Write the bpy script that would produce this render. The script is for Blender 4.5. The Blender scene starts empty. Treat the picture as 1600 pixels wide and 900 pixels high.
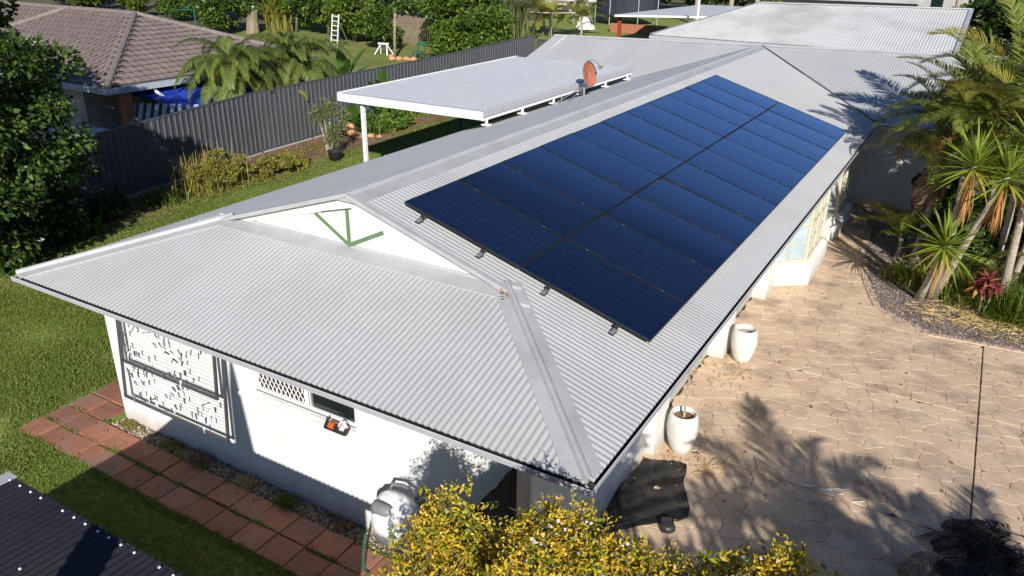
import bpy, math, random
import numpy as np
from mathutils import Vector, Matrix, Euler
sc = bpy.context.scene
COL = sc.collection
R = math.radians
rnd = random.Random(7)
rng = np.random.default_rng(7)

# ------------------------------------------------------------------ camera
YAW, PITCH, ROLL, FPX = -0.528319, -0.412891, 0.0147265, 1214.77
CAMLOC = Vector((2.1767, -5.0952, 6.6922))
fw = Vector((math.sin(YAW)*math.cos(PITCH), math.cos(YAW)*math.cos(PITCH), math.sin(PITCH)))
r0 = Vector((math.cos(YAW), -math.sin(YAW), 0)); u0 = r0.cross(fw)
cr, sr = math.cos(ROLL), math.sin(ROLL)
rt = cr*r0 + sr*u0; up = -sr*r0 + cr*u0
cd = bpy.data.cameras.new('camera'); cam = bpy.data.objects.new('camera', cd); COL.objects.link(cam)
cam.matrix_world = Matrix(((rt.x, up.x, -fw.x, CAMLOC.x), (rt.y, up.y, -fw.y, CAMLOC.y), (rt.z, up.z, -fw.z, CAMLOC.z), (0, 0, 0, 1)))
cd.sensor_width = 36; cd.lens = 36*FPX/1600; cd.clip_start = 0.05; cd.clip_end = 3000
sc.camera = cam
# ------------------------------------------------------------------ light
SUN = Vector((.515, -.734, .442)).normalized()
w = bpy.data.worlds.new('World'); sc.world = w; w.use_nodes = True
nt = w.node_tree; bg = nt.nodes['Background']; sky = nt.nodes.new('ShaderNodeTexSky')
sky.sky_type = 'NISHITA'; sky.sun_disc = False
sky.sun_elevation = math.asin(SUN.z); sky.sun_rotation = math.atan2(SUN.x, SUN.y)
sky.air_density = 1.0; sky.dust_density = 0.3; sky.ozone_density = 3.0
wb = nt.nodes.new('ShaderNodeMix'); wb.data_type = 'RGBA'; wb.blend_type = 'MULTIPLY'; wb.inputs[0].default_value = 1; wb.inputs[7].default_value = (.78, .95, 1.22, 1)   # camera white balance set for the sun
nt.links.new(sky.outputs[0], wb.inputs[6]); nt.links.new(wb.outputs[2], bg.inputs[0]); bg.inputs[1].default_value = 0.055
sd = bpy.data.lights.new('sun', 'SUN'); so = bpy.data.objects.new('sun', sd); COL.objects.link(so)
so.rotation_euler = SUN.to_track_quat('Z', 'Y').to_euler(); so.location = (10, -20, 30)
sd.energy = 5.0; sd.angle = R(0.53); sd.color = (1, .965, .905)
sc.view_settings.view_transform = 'Standard'; sc.view_settings.look = 'None'
sc.view_settings.exposure = 0.36; sc.view_settings.gamma = 1

# ------------------------------------------------------------------ materials
def srgb(r, g, b):
    return tuple((c/255/12.92 if c/255 <= .04045 else ((c/255+.055)/1.055)**2.4) for c in (r, g, b))
def pm(name, c1, c2=None, scale=6, rough=.6, bump=0, bscale=60, metal=0, spec=.4, c3=None, s3=1.2, f3=.5, detail=5, lo=.35, hi=.65, coat=0, island=0, objrand=0, band=None, splash=None):
    m = bpy.data.materials.new(name); m.use_nodes = True
    t = m.node_tree; N = t.nodes; L = t.links; b = N['Principled BSDF']
    b.inputs['Roughness'].default_value = rough; b.inputs['Metallic'].default_value = metal
    b.inputs['Specular IOR Level'].default_value = spec
    if coat: b.inputs['Coat Weight'].default_value = coat; b.inputs['Coat Roughness'].default_value = .05
    g = N.new('ShaderNodeNewGeometry')
    def noise(s, d):
        n = N.new('ShaderNodeTexNoise'); n.inputs['Scale'].default_value = s; n.inputs['Detail'].default_value = d
        n.inputs['Roughness'].default_value = .6; L.new(g.outputs['Position'], n.inputs['Vector']); return n.outputs['Fac']
    def ramp(f, a, b_):
        r = N.new('ShaderNodeMapRange'); r.inputs[1].default_value = a; r.inputs[2].default_value = b_; L.new(f, r.inputs[0]); return r.outputs[0]
    def mix(f, a, b_):
        x = N.new('ShaderNodeMix'); x.data_type = 'RGBA'
        for s, v in ((6, a), (7, b_)):
            if isinstance(v, tuple): x.inputs[s].default_value = (*v[:3], 1)
            else: L.new(v, x.inputs[s])
        if isinstance(f, (int, float)): x.inputs[0].default_value = f
        else: L.new(f, x.inputs[0])
        return x.outputs[2]
    c2 = c2 or tuple(c*.82 for c in c1)
    col = mix(ramp(noise(scale, detail), lo, hi), c1, c2)
    if c3:
        f = N.new('ShaderNodeMath'); f.operation = 'MULTIPLY'; L.new(ramp(noise(s3, 6), .48, .72), f.inputs[0]); f.inputs[1].default_value = f3
        col = mix(f.outputs[0], col, c3)
    if island or objrand:
        if island: src = g.outputs['Random Per Island']
        else: src = N.new('ShaderNodeObjectInfo').outputs['Random']
        h = N.new('ShaderNodeHueSaturation'); k = island or objrand
        mr = N.new('ShaderNodeMapRange'); mr.inputs[3].default_value = 1-k; mr.inputs[4].default_value = 1+k; L.new(src, mr.inputs[0])
        L.new(mr.outputs[0], h.inputs['Value']); L.new(col, h.inputs['Color']); col = h.outputs['Color']
    if band:      # each sheet weathers a little differently
        sx = N.new('ShaderNodeSeparateXYZ'); L.new(g.outputs['Position'], sx.inputs[0]); q = N.new('ShaderNodeMath'); q.operation = 'DIVIDE'; q.inputs[1].default_value = .762; L.new(sx.outputs[band], q.inputs[0])
        fl = N.new('ShaderNodeMath'); fl.operation = 'FLOOR'; L.new(q.outputs[0], fl.inputs[0]); wn = N.new('ShaderNodeTexWhiteNoise'); wn.noise_dimensions = '1D'; L.new(fl.outputs[0], wn.inputs['W'])
        h = N.new('ShaderNodeHueSaturation'); mr = N.new('ShaderNodeMapRange'); mr.inputs[3].default_value = .965; mr.inputs[4].default_value = 1.03; L.new(wn.outputs['Value'], mr.inputs[0]); L.new(mr.outputs[0], h.inputs['Value']); L.new(col, h.inputs['Color']); col = h.outputs['Color']
    if splash:    # earth splashed on the foot of a wall, ragged upper edge
        sx = N.new('ShaderNodeSeparateXYZ'); L.new(g.outputs['Position'], sx.inputs[0]); a = N.new('ShaderNodeMath'); a.operation = 'MULTIPLY_ADD'; a.inputs[1].default_value = .35; L.new(noise(5, 6), a.inputs[0]); L.new(sx.outputs['Z'], a.inputs[2])
        mr = N.new('ShaderNodeMapRange'); mr.inputs[1].default_value = .22; mr.inputs[2].default_value = .48; mr.inputs[3].default_value = .6; mr.inputs[4].default_value = 0; L.new(a.outputs[0], mr.inputs[0]); col = mix(mr.outputs[0], col, splash)
    L.new(col, b.inputs['Base Color'])
    if bump:
        bn = N.new('ShaderNodeBump'); bn.inputs['Strength'].default_value = bump; bn.inputs['Distance'].default_value = .02
        L.new(noise(bscale, 6), bn.inputs['Height']); L.new(bn.outputs[0], b.inputs['Normal'])
    return m
def leafm(name, cols, trans=.35, rough=.45, spec=.3):
    m = bpy.data.materials.new(name); m.use_nodes = True
    t = m.node_tree; N = t.nodes; L = t.links; b = N['Principled BSDF']; out = N['Material Output']
    g = N.new('ShaderNodeNewGeometry'); cr_ = N.new('ShaderNodeValToRGB'); L.new(g.outputs['Random Per Island'], cr_.inputs[0])
    e = cr_.color_ramp.elements
    while len(e) < len(cols): e.new(.5)
    for i, c in enumerate(cols): e[i].position = i/(len(cols)-1); e[i].color = (*c, 1)
    L.new(cr_.outputs[0], b.inputs['Base Color']); b.inputs['Roughness'].default_value = rough; b.inputs['Specular IOR Level'].default_value = spec
    tr = N.new('ShaderNodeBsdfTranslucent'); hs = N.new('ShaderNodeHueSaturation'); hs.inputs['Value'].default_value = 1.25; hs.inputs['Hue'].default_value = .485
    L.new(cr_.outputs[0], hs.inputs['Color']); L.new(hs.outputs[0], tr.inputs[0])
    mx = N.new('ShaderNodeMixShader'); mx.inputs[0].default_value = trans
    L.new(b.outputs[0], mx.inputs[1]); L.new(tr.outputs[0], mx.inputs[2]); L.new(mx.outputs[0], out.inputs[0])
    return m
M = {}
M['roof'] = pm('painted roof steel', (.45, .447, .44), (.435, .432, .426), 3, .45, spec=.4, c3=(.35, .35, .34), s3=.9, f3=.35, band='X')
M['roof_y'] = pm('painted roof steel sheets', (.45, .447, .44), (.435, .432, .426), 3, .45, spec=.4, c3=(.35, .35, .34), s3=.9, f3=.35, band='Y')
M['flash'] = pm('flashing steel', (.42, .42, .418), (.385, .384, .38), 4, .45, spec=.4, c3=(.29, .285, .275), s3=1.6, f3=.55)
M['wall'] = pm('white render', (.74, .735, .715), (.70, .695, .67), 2, .85, .4, 60, c3=(.56, .53, .47), s3=.8, f3=.25, splash=(.42, .33, .25))
M['cream'] = pm('cream gable board', (.70, .68, .61), (.67, .65, .58), 2, .7, c3=(.6, .52, .42), s3=3, f3=.15)
M['gutter'] = pm('gutter steel', (.43, .43, .45), (.39, .39, .41), 5, .4, spec=.4)
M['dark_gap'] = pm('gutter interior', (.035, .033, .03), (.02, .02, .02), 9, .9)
M['green_trim'] = pm('green paint', srgb(98, 126, 90), srgb(88, 114, 80), 8, .6)
M['panel_frame'] = pm('black anodised frame', (.03, .031, .035), (.024, .025, .028), 9, .35, metal=.3)
M['alu'] = pm('aluminium', (.6, .6, .6), (.5, .5, .5), 9, .35, metal=.8)
M['garage'] = pm('weathered door', (.45, .45, .42), (.38, .38, .355), 3, .6, c3=(.3, .3, .27), s3=2.5, f3=.5)
M['white'] = pm('white paint', (.8, .8, .79), (.76, .76, .75), 5, .45)
M['creamframe'] = pm('cream window frame', (.58, .52, .38), (.52, .47, .34), 6, .45)
M['curtain'] = pm('window behind curtain', (.44, .51, .53), (.34, .41, .44), 1.5, .15, spec=.5)
M['glass'] = pm('dark glass', (.01, .013, .014), (.016, .02, .02), 2, .06, spec=.6)
M['black'] = pm('black plastic', (.02, .02, .022), (.03, .03, .032), 8, .45)
M['grey_plastic'] = pm('grey plastic', (.22, .22, .23), (.18, .18, .19), 8, .45)
M['light_plastic'] = pm('pale plastic', (.78, .78, .79), (.72, .72, .73), 4, .4, c3=(.5, .5, .5), s3=4, f3=.3)
M['grey_metal'] = pm('grey metal', (.09, .09, .095), (.065, .065, .07), 9, .45, metal=.2)
M['orange'] = pm('orange plastic', (.6, .12, .03), (.5, .09, .02), 9, .4)
M['dish'] = pm('terracotta dish', srgb(166, 104, 80), srgb(150, 90, 68), 3, .5, c3=srgb(128, 52, 34), s3=2.2, f3=.75)
M['tin_grey'] = pm('grey fence steel', (.078, .083, .09), (.068, .073, .079), 2, .5, c3=(.06, .06, .058), s3=1.4, f3=.4)
M['fence_dark'] = pm('dark gate timber', (.02, .02, .022), (.03, .03, .03), 9, .7)
M['concrete'] = pm('concrete', (.4, .39, .36), (.33, .32, .3), 7, .85, .2, 80)
M['stone'] = pm('stamped concrete', srgb(214, 189, 160), srgb(199, 171, 142), 1.6, .75, .35, 38, c3=srgb(138, 120, 106), s3=1.3, f3=.9, objrand=.05)
M['stone_s'] = M['stone']
M['grout'] = pm('dark joint', srgb(92, 68, 50), srgb(62, 45, 34), 9, .9, .3, 60)
M['kerb'] = pm('smooth concrete edge', srgb(204, 180, 158), srgb(188, 162, 140), 4, .75, .2, 50)
M['paver'] = pm('terracotta paver', srgb(160, 109, 85), srgb(146, 97, 76), 5, .9, .3, 70, c3=srgb(130, 110, 100), s3=1.6, f3=.9, objrand=.16)
M['soil'] = pm('bare soil', srgb(140, 108, 86), srgb(110, 82, 62), 3, .95, .8, 40, c3=srgb(92, 80, 50), s3=1.1, f3=.8)
M['mulch'] = pm('gravel mulch', srgb(150, 134, 124), srgb(112, 98, 90), 20, .95, 1, 60, c3=srgb(96, 82, 72), s3=2, f3=.6)
M['chips'] = pm('mulch chips', srgb(160, 146, 138), srgb(120, 106, 98), 30, .9, island=.4)
M['pebble'] = pm('pebbles', srgb(176, 160, 142), srgb(140, 124, 108), 30, .9, island=.45)
M['straw'] = pm('dry straw', srgb(205, 180, 125), srgb(178, 148, 96), 20, .8, island=.25)
M['lawn'] = pm('lawn ground', srgb(116, 136, 56), srgb(134, 140, 66), 1.2, .95, .8, 35, c3=srgb(124, 112, 62), s3=.5, f3=.6)
M['grass'] = leafm('grass blades', [(.095, .18, .024), (.155, .25, .034), (.22, .27, .05), (.31, .27, .10)], .4, .6)
M['grassfar'] = pm('far lawn', srgb(104, 116, 50), srgb(122, 128, 62), .5, .95, .6, 22, c3=srgb(146, 134, 84), s3=.25, f3=.6)
M['ground'] = pm('earth', srgb(96, 92, 56), srgb(80, 84, 44), .3, .95, .4, 8, c3=srgb(120, 106, 78), s3=.12, f3=.7)
M['tile'] = pm('brown roof tile', srgb(132, 119, 113), srgb(118, 106, 101), 4, .75, .2, 60, objrand=.09)
M['tile_s'] = pm('brown roof tiles', srgb(132, 119, 113), srgb(118, 106, 101), 4, .75, .2, 60, island=.09)
M['ridge_tile'] = pm('ridge tile', srgb(128, 116, 112), srgb(110, 100, 96), 5, .75)
M['brick'] = pm('orange brick', srgb(170, 112, 82), srgb(146, 92, 66), 12, .9)
M['blue_tarp'] = pm('blue tarp', (.02, .06, .42), (.015, .04, .3), 2, .45, .6, 8)
M['black_tarp'] = pm('black plastic sheet', (.008, .0075, .0075), (.005, .005, .005), 3, .4, .6, 9, spec=.45)
M['grey_mat'] = pm('grey rubber mat', (.09, .085, .08), (.07, .066, .062), 6, .8)
M['shed'] = pm('dark corrugated sheet', (.022, .021, .028), (.016, .015, .022), 3, .5, c3=(.04, .036, .036), s3=1.5, f3=.6)
M['pot'] = pm('white glazed pot', (.68, .67, .62), (.6, .59, .54), 5, .4, .3, 14, c3=(.42, .38, .3), s3=4, f3=.5)
M['pot_in'] = pm('pot interior', (.3, .29, .28), (.24, .23, .22), 6, .8)
M['bark'] = pm('bark', srgb(122, 108, 92), srgb(92, 80, 66), 14, .9, .6, 40)
M['palebark'] = pm('pale bark', srgb(176, 164, 148), srgb(140, 128, 112), 14, .9, .5, 40)
M['timber'] = pm('grey timber', srgb(150, 136, 116), srgb(118, 104, 86), 8, .85, .3, 40)
M['redpost'] = pm('red painted post', srgb(150, 62, 34), srgb(130, 52, 30), 6, .6)
M['patio'] = pm('patio roof steel', (.66, .655, .64), (.62, .615, .60), 2, .4, spec=.5)
M['redroof'] = pm('dark red roof', srgb(110, 40, 44), srgb(92, 32, 36), 3, .6)
M['roof2'] = pm('stained pale roof', (.62, .61, .59), (.56, .55, .53), .7, .5, c3=(.32, .29, .27), s3=.22, f3=.85)
M['net'] = pm('dark netting', (.02, .025, .035), (.03, .035, .045), 9, .8)
M['green_paint'] = pm('green metal', (.03, .12, .07), (.025, .1, .06), 9, .5)
M['lilac'] = pm('lilac petals', (.62, .58, .78), (.7, .67, .82), 9, .6)
# leaves (linear base colours)
M['l_tree'] = leafm('dark tree leaves', [(.014, .034, .008), (.028, .06, .012), (.055, .10, .017), (.11, .145, .03)], .3, .38, .4)
M['l_mid'] = leafm('mid green leaves', [(.04, .09, .014), (.085, .16, .024), (.14, .22, .03), (.20, .26, .04)], .35)
M['l_lime'] = leafm('lime leaves', [(.06, .11, .015), (.12, .18, .02), (.19, .23, .03)], .4)
M['l_gold'] = leafm('golden hedge leaves', [(.42, .40, .03), (.64, .47, .035), (.72, .42, .04), (.60, .50, .05)], .3, .45)
M['l_hedge'] = leafm('green hedge leaves', [(.12, .17, .015), (.24, .28, .022), (.42, .40, .03)], .35)
M['l_palm'] = leafm('palm leaflets', [(.10, .16, .026), (.2, .26, .042), (.32, .35, .075), (.45, .42, .11)], .5, .35, .45)
M['l_palmy'] = leafm('yellowing palm leaflets', [(.22, .26, .05), (.34, .32, .06), (.44, .32, .06)], .35)
M['l_dead'] = leafm('dead fronds', [(.16, .10, .055), (.26, .17, .10), (.36, .27, .19)], .2, .7)
M['l_orange'] = leafm('orange dry leaves', [(.34, .15, .05), (.45, .22, .07), (.42, .28, .1)], .25, .6)
M['l_yucca'] = leafm('yucca leaves', [(.12, .19, .022), (.2, .28, .034), (.3, .35, .045)], .3, .35, .45)
M['l_yuccay'] = leafm('yellow yucca leaves', [(.3, .26, .04), (.4, .28, .05)], .3, .4)
M['l_grey'] = leafm('grey green leaves', [(.10, .13, .05), (.17, .2, .08), (.24, .25, .11)], .3)
M['l_weed'] = leafm('dry weeds', [(.16, .18, .03), (.27, .26, .045), (.36, .29, .08)], .35)
M['l_banana'] = leafm('banana leaf', [(.07, .15, .02), (.1, .2, .03)], .45, .35)
M['l_red'] = leafm('red cordyline leaves', [(.10, .02, .03), (.22, .045, .055), (.36, .12, .07)], .3)
M['l_fine'] = leafm('fine palm leaflets', [(.10, .15, .03), (.17, .23, .05), (.27, .30, .09)], .35)
def panel_mat():
    m = bpy.data.materials.new('solar cells under glass'); m.use_nodes = True
    t = m.node_tree; N = t.nodes; L = t.links; b = N['Principled BSDF']
    tc = N.new('ShaderNodeTexCoord'); br = N.new('ShaderNodeTexBrick'); L.new(tc.outputs['Object'], br.inputs['Vector'])
    br.offset = 0; br.inputs['Scale'].default_value = 1; br.inputs['Brick Width'].default_value = .182; br.inputs['Row Height'].default_value = .091
    br.inputs['Mortar Size'].default_value = .006; br.inputs['Mortar Smooth'].default_value = .4
    br.inputs['Color1'].default_value = (.004, .008, .022, 1); br.inputs['Color2'].default_value = (.006, .011, .03, 1); br.inputs['Mortar'].default_value = (.009, .015, .036, 1)
    oi = N.new('ShaderNodeObjectInfo'); h = N.new('ShaderNodeHueSaturation'); mr = N.new('ShaderNodeMapRange'); mr.inputs[3].default_value = .8; mr.inputs[4].default_value = 1.25
    L.new(oi.outputs['Random'], mr.inputs[0]); L.new(mr.outputs[0], h.inputs['Value']); L.new(br.outputs['Color'], h.inputs['Color'])
    lw = N.new('ShaderNodeLayerWeight'); lw.inputs[0].default_value = .5     # sky reflection painted into the base colour, bluer at grazing angles
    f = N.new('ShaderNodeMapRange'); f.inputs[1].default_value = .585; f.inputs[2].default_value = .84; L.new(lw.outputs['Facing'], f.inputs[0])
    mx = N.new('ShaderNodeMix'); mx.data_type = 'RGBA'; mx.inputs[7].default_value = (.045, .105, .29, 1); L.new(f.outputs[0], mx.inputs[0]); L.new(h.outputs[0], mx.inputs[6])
    L.new(mx.outputs[2], b.inputs['Base Color']); b.inputs['Roughness'].default_value = .16; b.inputs['IOR'].default_value = 1.5; b.inputs['Specular IOR Level'].default_value = .5; b.inputs['Specular Tint'].default_value = (.25, .5, 1, 1)
    b.inputs['Coat Weight'].default_value = .35; b.inputs['Coat Roughness'].default_value = .03; b.inputs['Coat Tint'].default_value = (.8, .9, 1, 1)
    return m
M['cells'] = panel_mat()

# ------------------------------------------------------------------ object helpers
WL = {}
def tag(o, label=None, cat=None, group=None, kind=None):
    if label: o['label'] = label
    if cat: o['category'] = cat
    if group: o['group'] = group
    if kind: o['kind'] = kind
    return o
def thing(name, label, cat, loc=(0, 0, 0), group=None, rz=0):
    o = bpy.data.objects.new(name, None); COL.objects.link(o); o.location = loc; o.rotation_euler.z = rz
    o.empty_display_size = .1
    WL[o.name] = Vector(loc); return tag(o, label, cat, group)
def link(name, me, mat=None, parent=None, loc=None):
    o = bpy.data.objects.new(name, me); COL.objects.link(o)
    if mat and not me.materials: me.materials.append(mat)
    if parent is not None: o.parent = parent; WL[o.name] = WL[parent.name]
    else: WL[o.name] = Vector((0, 0, 0))
    if loc is not None: o.location = loc
    return o
class MB:
    def __init__(s): s.v = []; s.f = []
    def add(s, vs, fs):
        n = len(s.v); s.v += [tuple(v) for v in vs]; s.f += [tuple(i+n for i in f) for f in fs]; return s
    def box(s, x0, x1, y0, y1, z0, z1):
        return s.add([(x0, y0, z0), (x1, y0, z0), (x1, y1, z0), (x0, y1, z0), (x0, y0, z1), (x1, y0, z1), (x1, y1, z1), (x0, y1, z1)],
                     [(0, 3, 2, 1), (4, 5, 6, 7), (0, 1, 5, 4), (1, 2, 6, 5), (2, 3, 7, 6), (3, 0, 4, 7)])
    def bbox(s, x0, x1, y0, y1, z0, z1, b=.01):   # box with bevelled upper and side edges
        bm = [(x0+b, y0+b), (x1-b, y0+b), (x1-b, y1-b), (x0+b, y1-b)]; o = [(x0, y0), (x1, y0), (x1, y1), (x0, y1)]
        vs = [(*p, z0) for p in o]+[(*p, z1-b) for p in o]+[(*p, z1) for p in bm]
        fs = [(3, 2, 1, 0), (8, 9, 10, 11)]
        for k in (0, 4):
            for i in range(4): j = (i+1) % 4; fs.append((k+i, k+j, k+4+j, k+4+i))
        return s.add(vs, fs)
    def bar(s, p, q, w_, h_=None, upv=(0, 0, 1)):
        p = Vector(p); q = Vector(q); d = (q-p).normalized(); u = Vector(upv)
        if abs(d.dot(u)) > .98: u = Vector((1, 0, 0))
        a = d.cross(u).normalized()*w_/2; b = a.cross(d).normalized()*(h_ or w_)/2
        vs = [p-a-b, p+a-b, p+a+b, p-a+b, q-a-b, q+a-b, q+a+b, q-a+b]
        return s.add(vs, [(0, 1, 2, 3), (7, 6, 5, 4), (4, 5, 1, 0), (5, 6, 2, 1), (6, 7, 3, 2), (7, 4, 0, 3)])
    def tube(s, pts, rad, n=8, cap=True):
        pts = [Vector(p) for p in pts]; rad = rad if isinstance(rad, (list, tuple)) else [rad]*len(pts)
        k = len(s.v); up_ = Vector((0, 0, 1))
        for i, p in enumerate(pts):
            d = (pts[min(i+1, len(pts)-1)]-pts[max(i-1, 0)]).normalized()
            u = up_ if abs(d.dot(up_)) < .95 else Vector((1, 0, 0))
            a = d.cross(u).normalized(); b = d.cross(a)
            for j in range(n):
                t = 2*math.pi*j/n; s.v.append(tuple(p+(a*math.cos(t)+b*math.sin(t))*rad[i]))
        for i in range(len(pts)-1):
            for j in range(n):
                j2 = (j+1) % n; s.f.append((k+i*n+j, k+(i+1)*n+j, k+(i+1)*n+j2, k+i*n+j2))
        if cap: s.f.append(tuple(k+j for j in range(n))); s.f.append(tuple(k+(len(pts)-1)*n+j for j in reversed(range(n))))
        return s
    def lathe(s, prof, c=(0, 0, 0), n=24, cap=True):
        k = len(s.v)
        for r_, z in prof:
            for j in range(n):
                t = 2*math.pi*j/n; s.v.append((c[0]+r_*math.cos(t), c[1]+r_*math.sin(t), c[2]+z))
        for i in range(len(prof)-1):
            for j in range(n):
                j2 = (j+1) % n; s.f.append((k+i*n+j, k+i*n+j2, k+(i+1)*n+j2, k+(i+1)*n+j))
        if cap: s.f.append(tuple(k+j for j in reversed(range(n)))); s.f.append(tuple(k+(len(prof)-1)*n+j for j in range(n)))
        return s
    def prism(s, poly, z0, z1):
        n = len(poly)
        vs = [(x, y, z0) for x, y in poly]+[(x, y, z1) for x, y in poly]
        return s.add(vs, [tuple(reversed(range(n))), tuple(range(n, 2*n))]+[(i, (i+1) % n, n+(i+1) % n, n+i) for i in range(n)])
    def poly(s, pts): return s.add(pts, [tuple(range(len(pts)))])
    def mesh(s, name, off=(0, 0, 0), smooth=False):
        me = bpy.data.meshes.new(name); me.from_pydata([(v[0]-off[0], v[1]-off[1], v[2]-off[2]) for v in s.v], [], s.f)
        if smooth: me.polygons.foreach_set('use_smooth', [True]*len(me.polygons))
        me.update(); return me
    def build(s, name, mat, parent=None, smooth=False, local=False):
        off = (0, 0, 0) if (parent is None or local) else WL[parent.name]
        return link(name, s.mesh(name, off, smooth), mat, parent)
def npmesh(name, V, F, smooth=False):
    me = bpy.data.meshes.new(name); V = np.ascontiguousarray(V, np.float32); F = np.ascontiguousarray(F, np.int32)
    k = F.shape[1]; me.vertices.add(len(V)); me.vertices.foreach_set('co', V.ravel())
    me.loops.add(F.size); me.loops.foreach_set('vertex_index', F.ravel())
    me.polygons.add(len(F)); me.polygons.foreach_set('loop_start', np.arange(0, F.size, k, dtype=np.int32)); me.polygons.foreach_set('loop_total', np.full(len(F), k, np.int32))
    if smooth: me.polygons.foreach_set('use_smooth', np.ones(len(F), bool))
    me.update(calc_edges=True); return me
def nplink(name, V, F, mat, parent=None, local=False):
    if parent is not None and not local: V = np.asarray(V)-np.array(WL[parent.name])
    return link(name, npmesh(name, V, F), mat, parent)
def unit(a): return a/np.maximum(np.linalg.norm(a, axis=-1, keepdims=True), 1e-9)
def leafquads(P, D, L_, W_, fold=.25, droop=0.):
    """folded diamond leaves: base P, direction D, length, half width"""
    n = len(P); D = unit(D); L_ = np.broadcast_to(L_, (n,))[:, None]; W_ = np.broadcast_to(W_, (n,))[:, None]
    S = unit(np.cross(D, rng.normal(size=(n, 3)))); U = np.cross(S, D)
    tip = P+D*L_; tip[:, 2] -= droop*L_[:, 0]
    mid = P+D*L_*.45
    V = np.stack([P, mid+S*W_+U*W_*fold, tip, mid-S*W_+U*W_*fold], 1).reshape(-1, 3)
    return V, np.arange(4*n).reshape(n, 4)
def cat_vf(parts):
    Vs, Fs, k = [], [], 0
    for V, F in parts: Vs.append(V); Fs.append(F+k); k += len(V)
    return np.concatenate(Vs), np.concatenate(Fs)
def copy_tree(o, loc, label=None, rz=None, scale=None, group=None):
    def cp(s, p):
        c = s.copy(); COL.objects.link(c)
        if p is not None: c.parent = p
        WL[c.name] = Vector(loc)
        for ch in s.children: cp(ch, c)
        return c
    c = cp(o, None); c.location = loc
    if label: c['label'] = label
    if rz is not None: c.rotation_euler.z = rz
    if scale: c.scale = (scale,)*3
    if group: c['group'] = group
    return c
def T(x, y):
    s = min(max((-10-x)/5, 0), 1); s = s*s*(3-2*s)
    return s*(.35+.016*min(max(y-12, 0), 40))
#BODY
# ================================================================== GROUND AND SETTING
def sheet(name, poly, mat, z=0., kind='structure', label=None):
    b = MB(); b.poly([(x, y, T(x, y)+z) for x, y in poly]); o = b.build(name, M[mat]); tag(o, label, None, None, kind); return o
def gridsheet(name, xs, ys, mat, z=0., mask=None):
    xs = list(xs); ys = list(ys); V = [(x, y, T(x, y)+z) for y in ys for x in xs]; F = []
    n = len(xs)
    for j in range(len(ys)-1):
        for i in range(n-1):
            if mask is None or mask((xs[i]+xs[i+1])/2, (ys[j]+ys[j+1])/2): F.append((j*n+i, j*n+i+1, (j+1)*n+i+1, (j+1)*n+i))
    return tag(nplink(name, np.array(V), np.array(F), M[mat]), kind='structure')
gx_ = [-400, -200, -120, -80, -60, -50, -40]+list(np.arange(-36, -20, 2.))+list(np.arange(-20, -7, .5))+[-6, -3, 0, 3, 6, 10, 20, 40, 80, 200, 400]
gy_ = [-80, -40, -20, -10]+list(np.arange(-6, 30, 2.))+list(np.arange(30, 70, 4.))+[80, 100, 140, 200, 300, 600]
gridsheet('ground', gx_, gy_, 'ground', -.05)
gridsheet('lawn', np.arange(-17.5, -7.9, .4), np.arange(-8, 26, 1.), 'lawn', -.012)
gridsheet('neighbour_lawn', np.arange(-46, -17.8, 2.), np.arange(9, 46, 1.5), 'grassfar', -.01)
gridsheet('near_lawn', np.arange(-8.3, -.5, .4), np.arange(-8, .8, .8), 'lawn', -.02)
# soil bed along the fence: wavy outer edge
sb = MB(); ys = np.arange(1, 32, .5); pl = []
edge = [-15.0+.18*math.sin(y*1.3)+.12*math.sin(y*3.1) for y in ys]
for i, y in enumerate(ys):
    for x in (-18.2, -17, -16, edge[i]): sb.v.append((x, y, T(x, y)+.012))
for i in range(len(ys)-1):
    for k in range(3): a = i*4+k; sb.f.append((a, a+1, a+5, a+4))
tag(sb.build('soil_bed', M['soil']), kind='structure')
# ---- driveway: stamped stones as pieces over a dark joint sheet
BED = [(-.2, 18.4), (.42, 16.4), (.53, 14.2), (.93, 12.4), (1.28, 11.24), (1.75, 10.83), (2.36, 10.42), (3.26, 10.5), (3.93, 10.56), (9, 10.6)]
def bed_y(x, y):   # distance-like test: inside bed?
    inside = False; P = BED+[(9, 19), (-.2, 19)]
    for i in range(len(P)):
        (x1, y1), (x2, y2) = P[i], P[(i+1) % len(P)]
        if (y1 > y) != (y2 > y) and x < (x2-x1)*(y-y1)/(y2-y1)+x1: inside = not inside
    return inside
def bed_dist(x, y):
    d = 9
    for (x1, y1), (x2, y2) in zip(BED[:-1], BED[1:]):
        t = max(0, min(1, ((x-x1)*(x2-x1)+(y-y1)*(y2-y1))/((x2-x1)**2+(y2-y1)**2))); d = min(d, math.hypot(x-x1-t*(x2-x1), y-y1-t*(y2-y1)))
    return d
DRV = thing('driveway', None, None); tag(DRV, kind='structure')
b = MB(); b.box(-1.05, 9, -6, 19, -.04, -.012); b.build('joint_bed', M['grout'], DRV)
def clip(poly, n, c):     # keep n.p <= c
    out = []
    for i in range(len(poly)):
        p, q = poly[i], poly[(i+1) % len(poly)]; dp = n[0]*p[0]+n[1]*p[1]-c; dq = n[0]*q[0]+n[1]*q[1]-c
        if dp <= 0: out.append(p)
        if dp*dq < 0: t = dp/(dp-dq); out.append((p[0]+(q[0]-p[0])*t, p[1]+(q[1]-p[1])*t))
    return out
pts = []; rv = random.Random(11)
row = 0; y = -6.
while y < 19:
    x = -1.6+(row % 2)*.18
    while x < 9.3: pts.append((x+rv.uniform(-.10, .10), y+rv.uniform(-.08, .08))); x += .36*rv.uniform(.75, 1.25)
    y += .30; row += 1
cells = []
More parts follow.
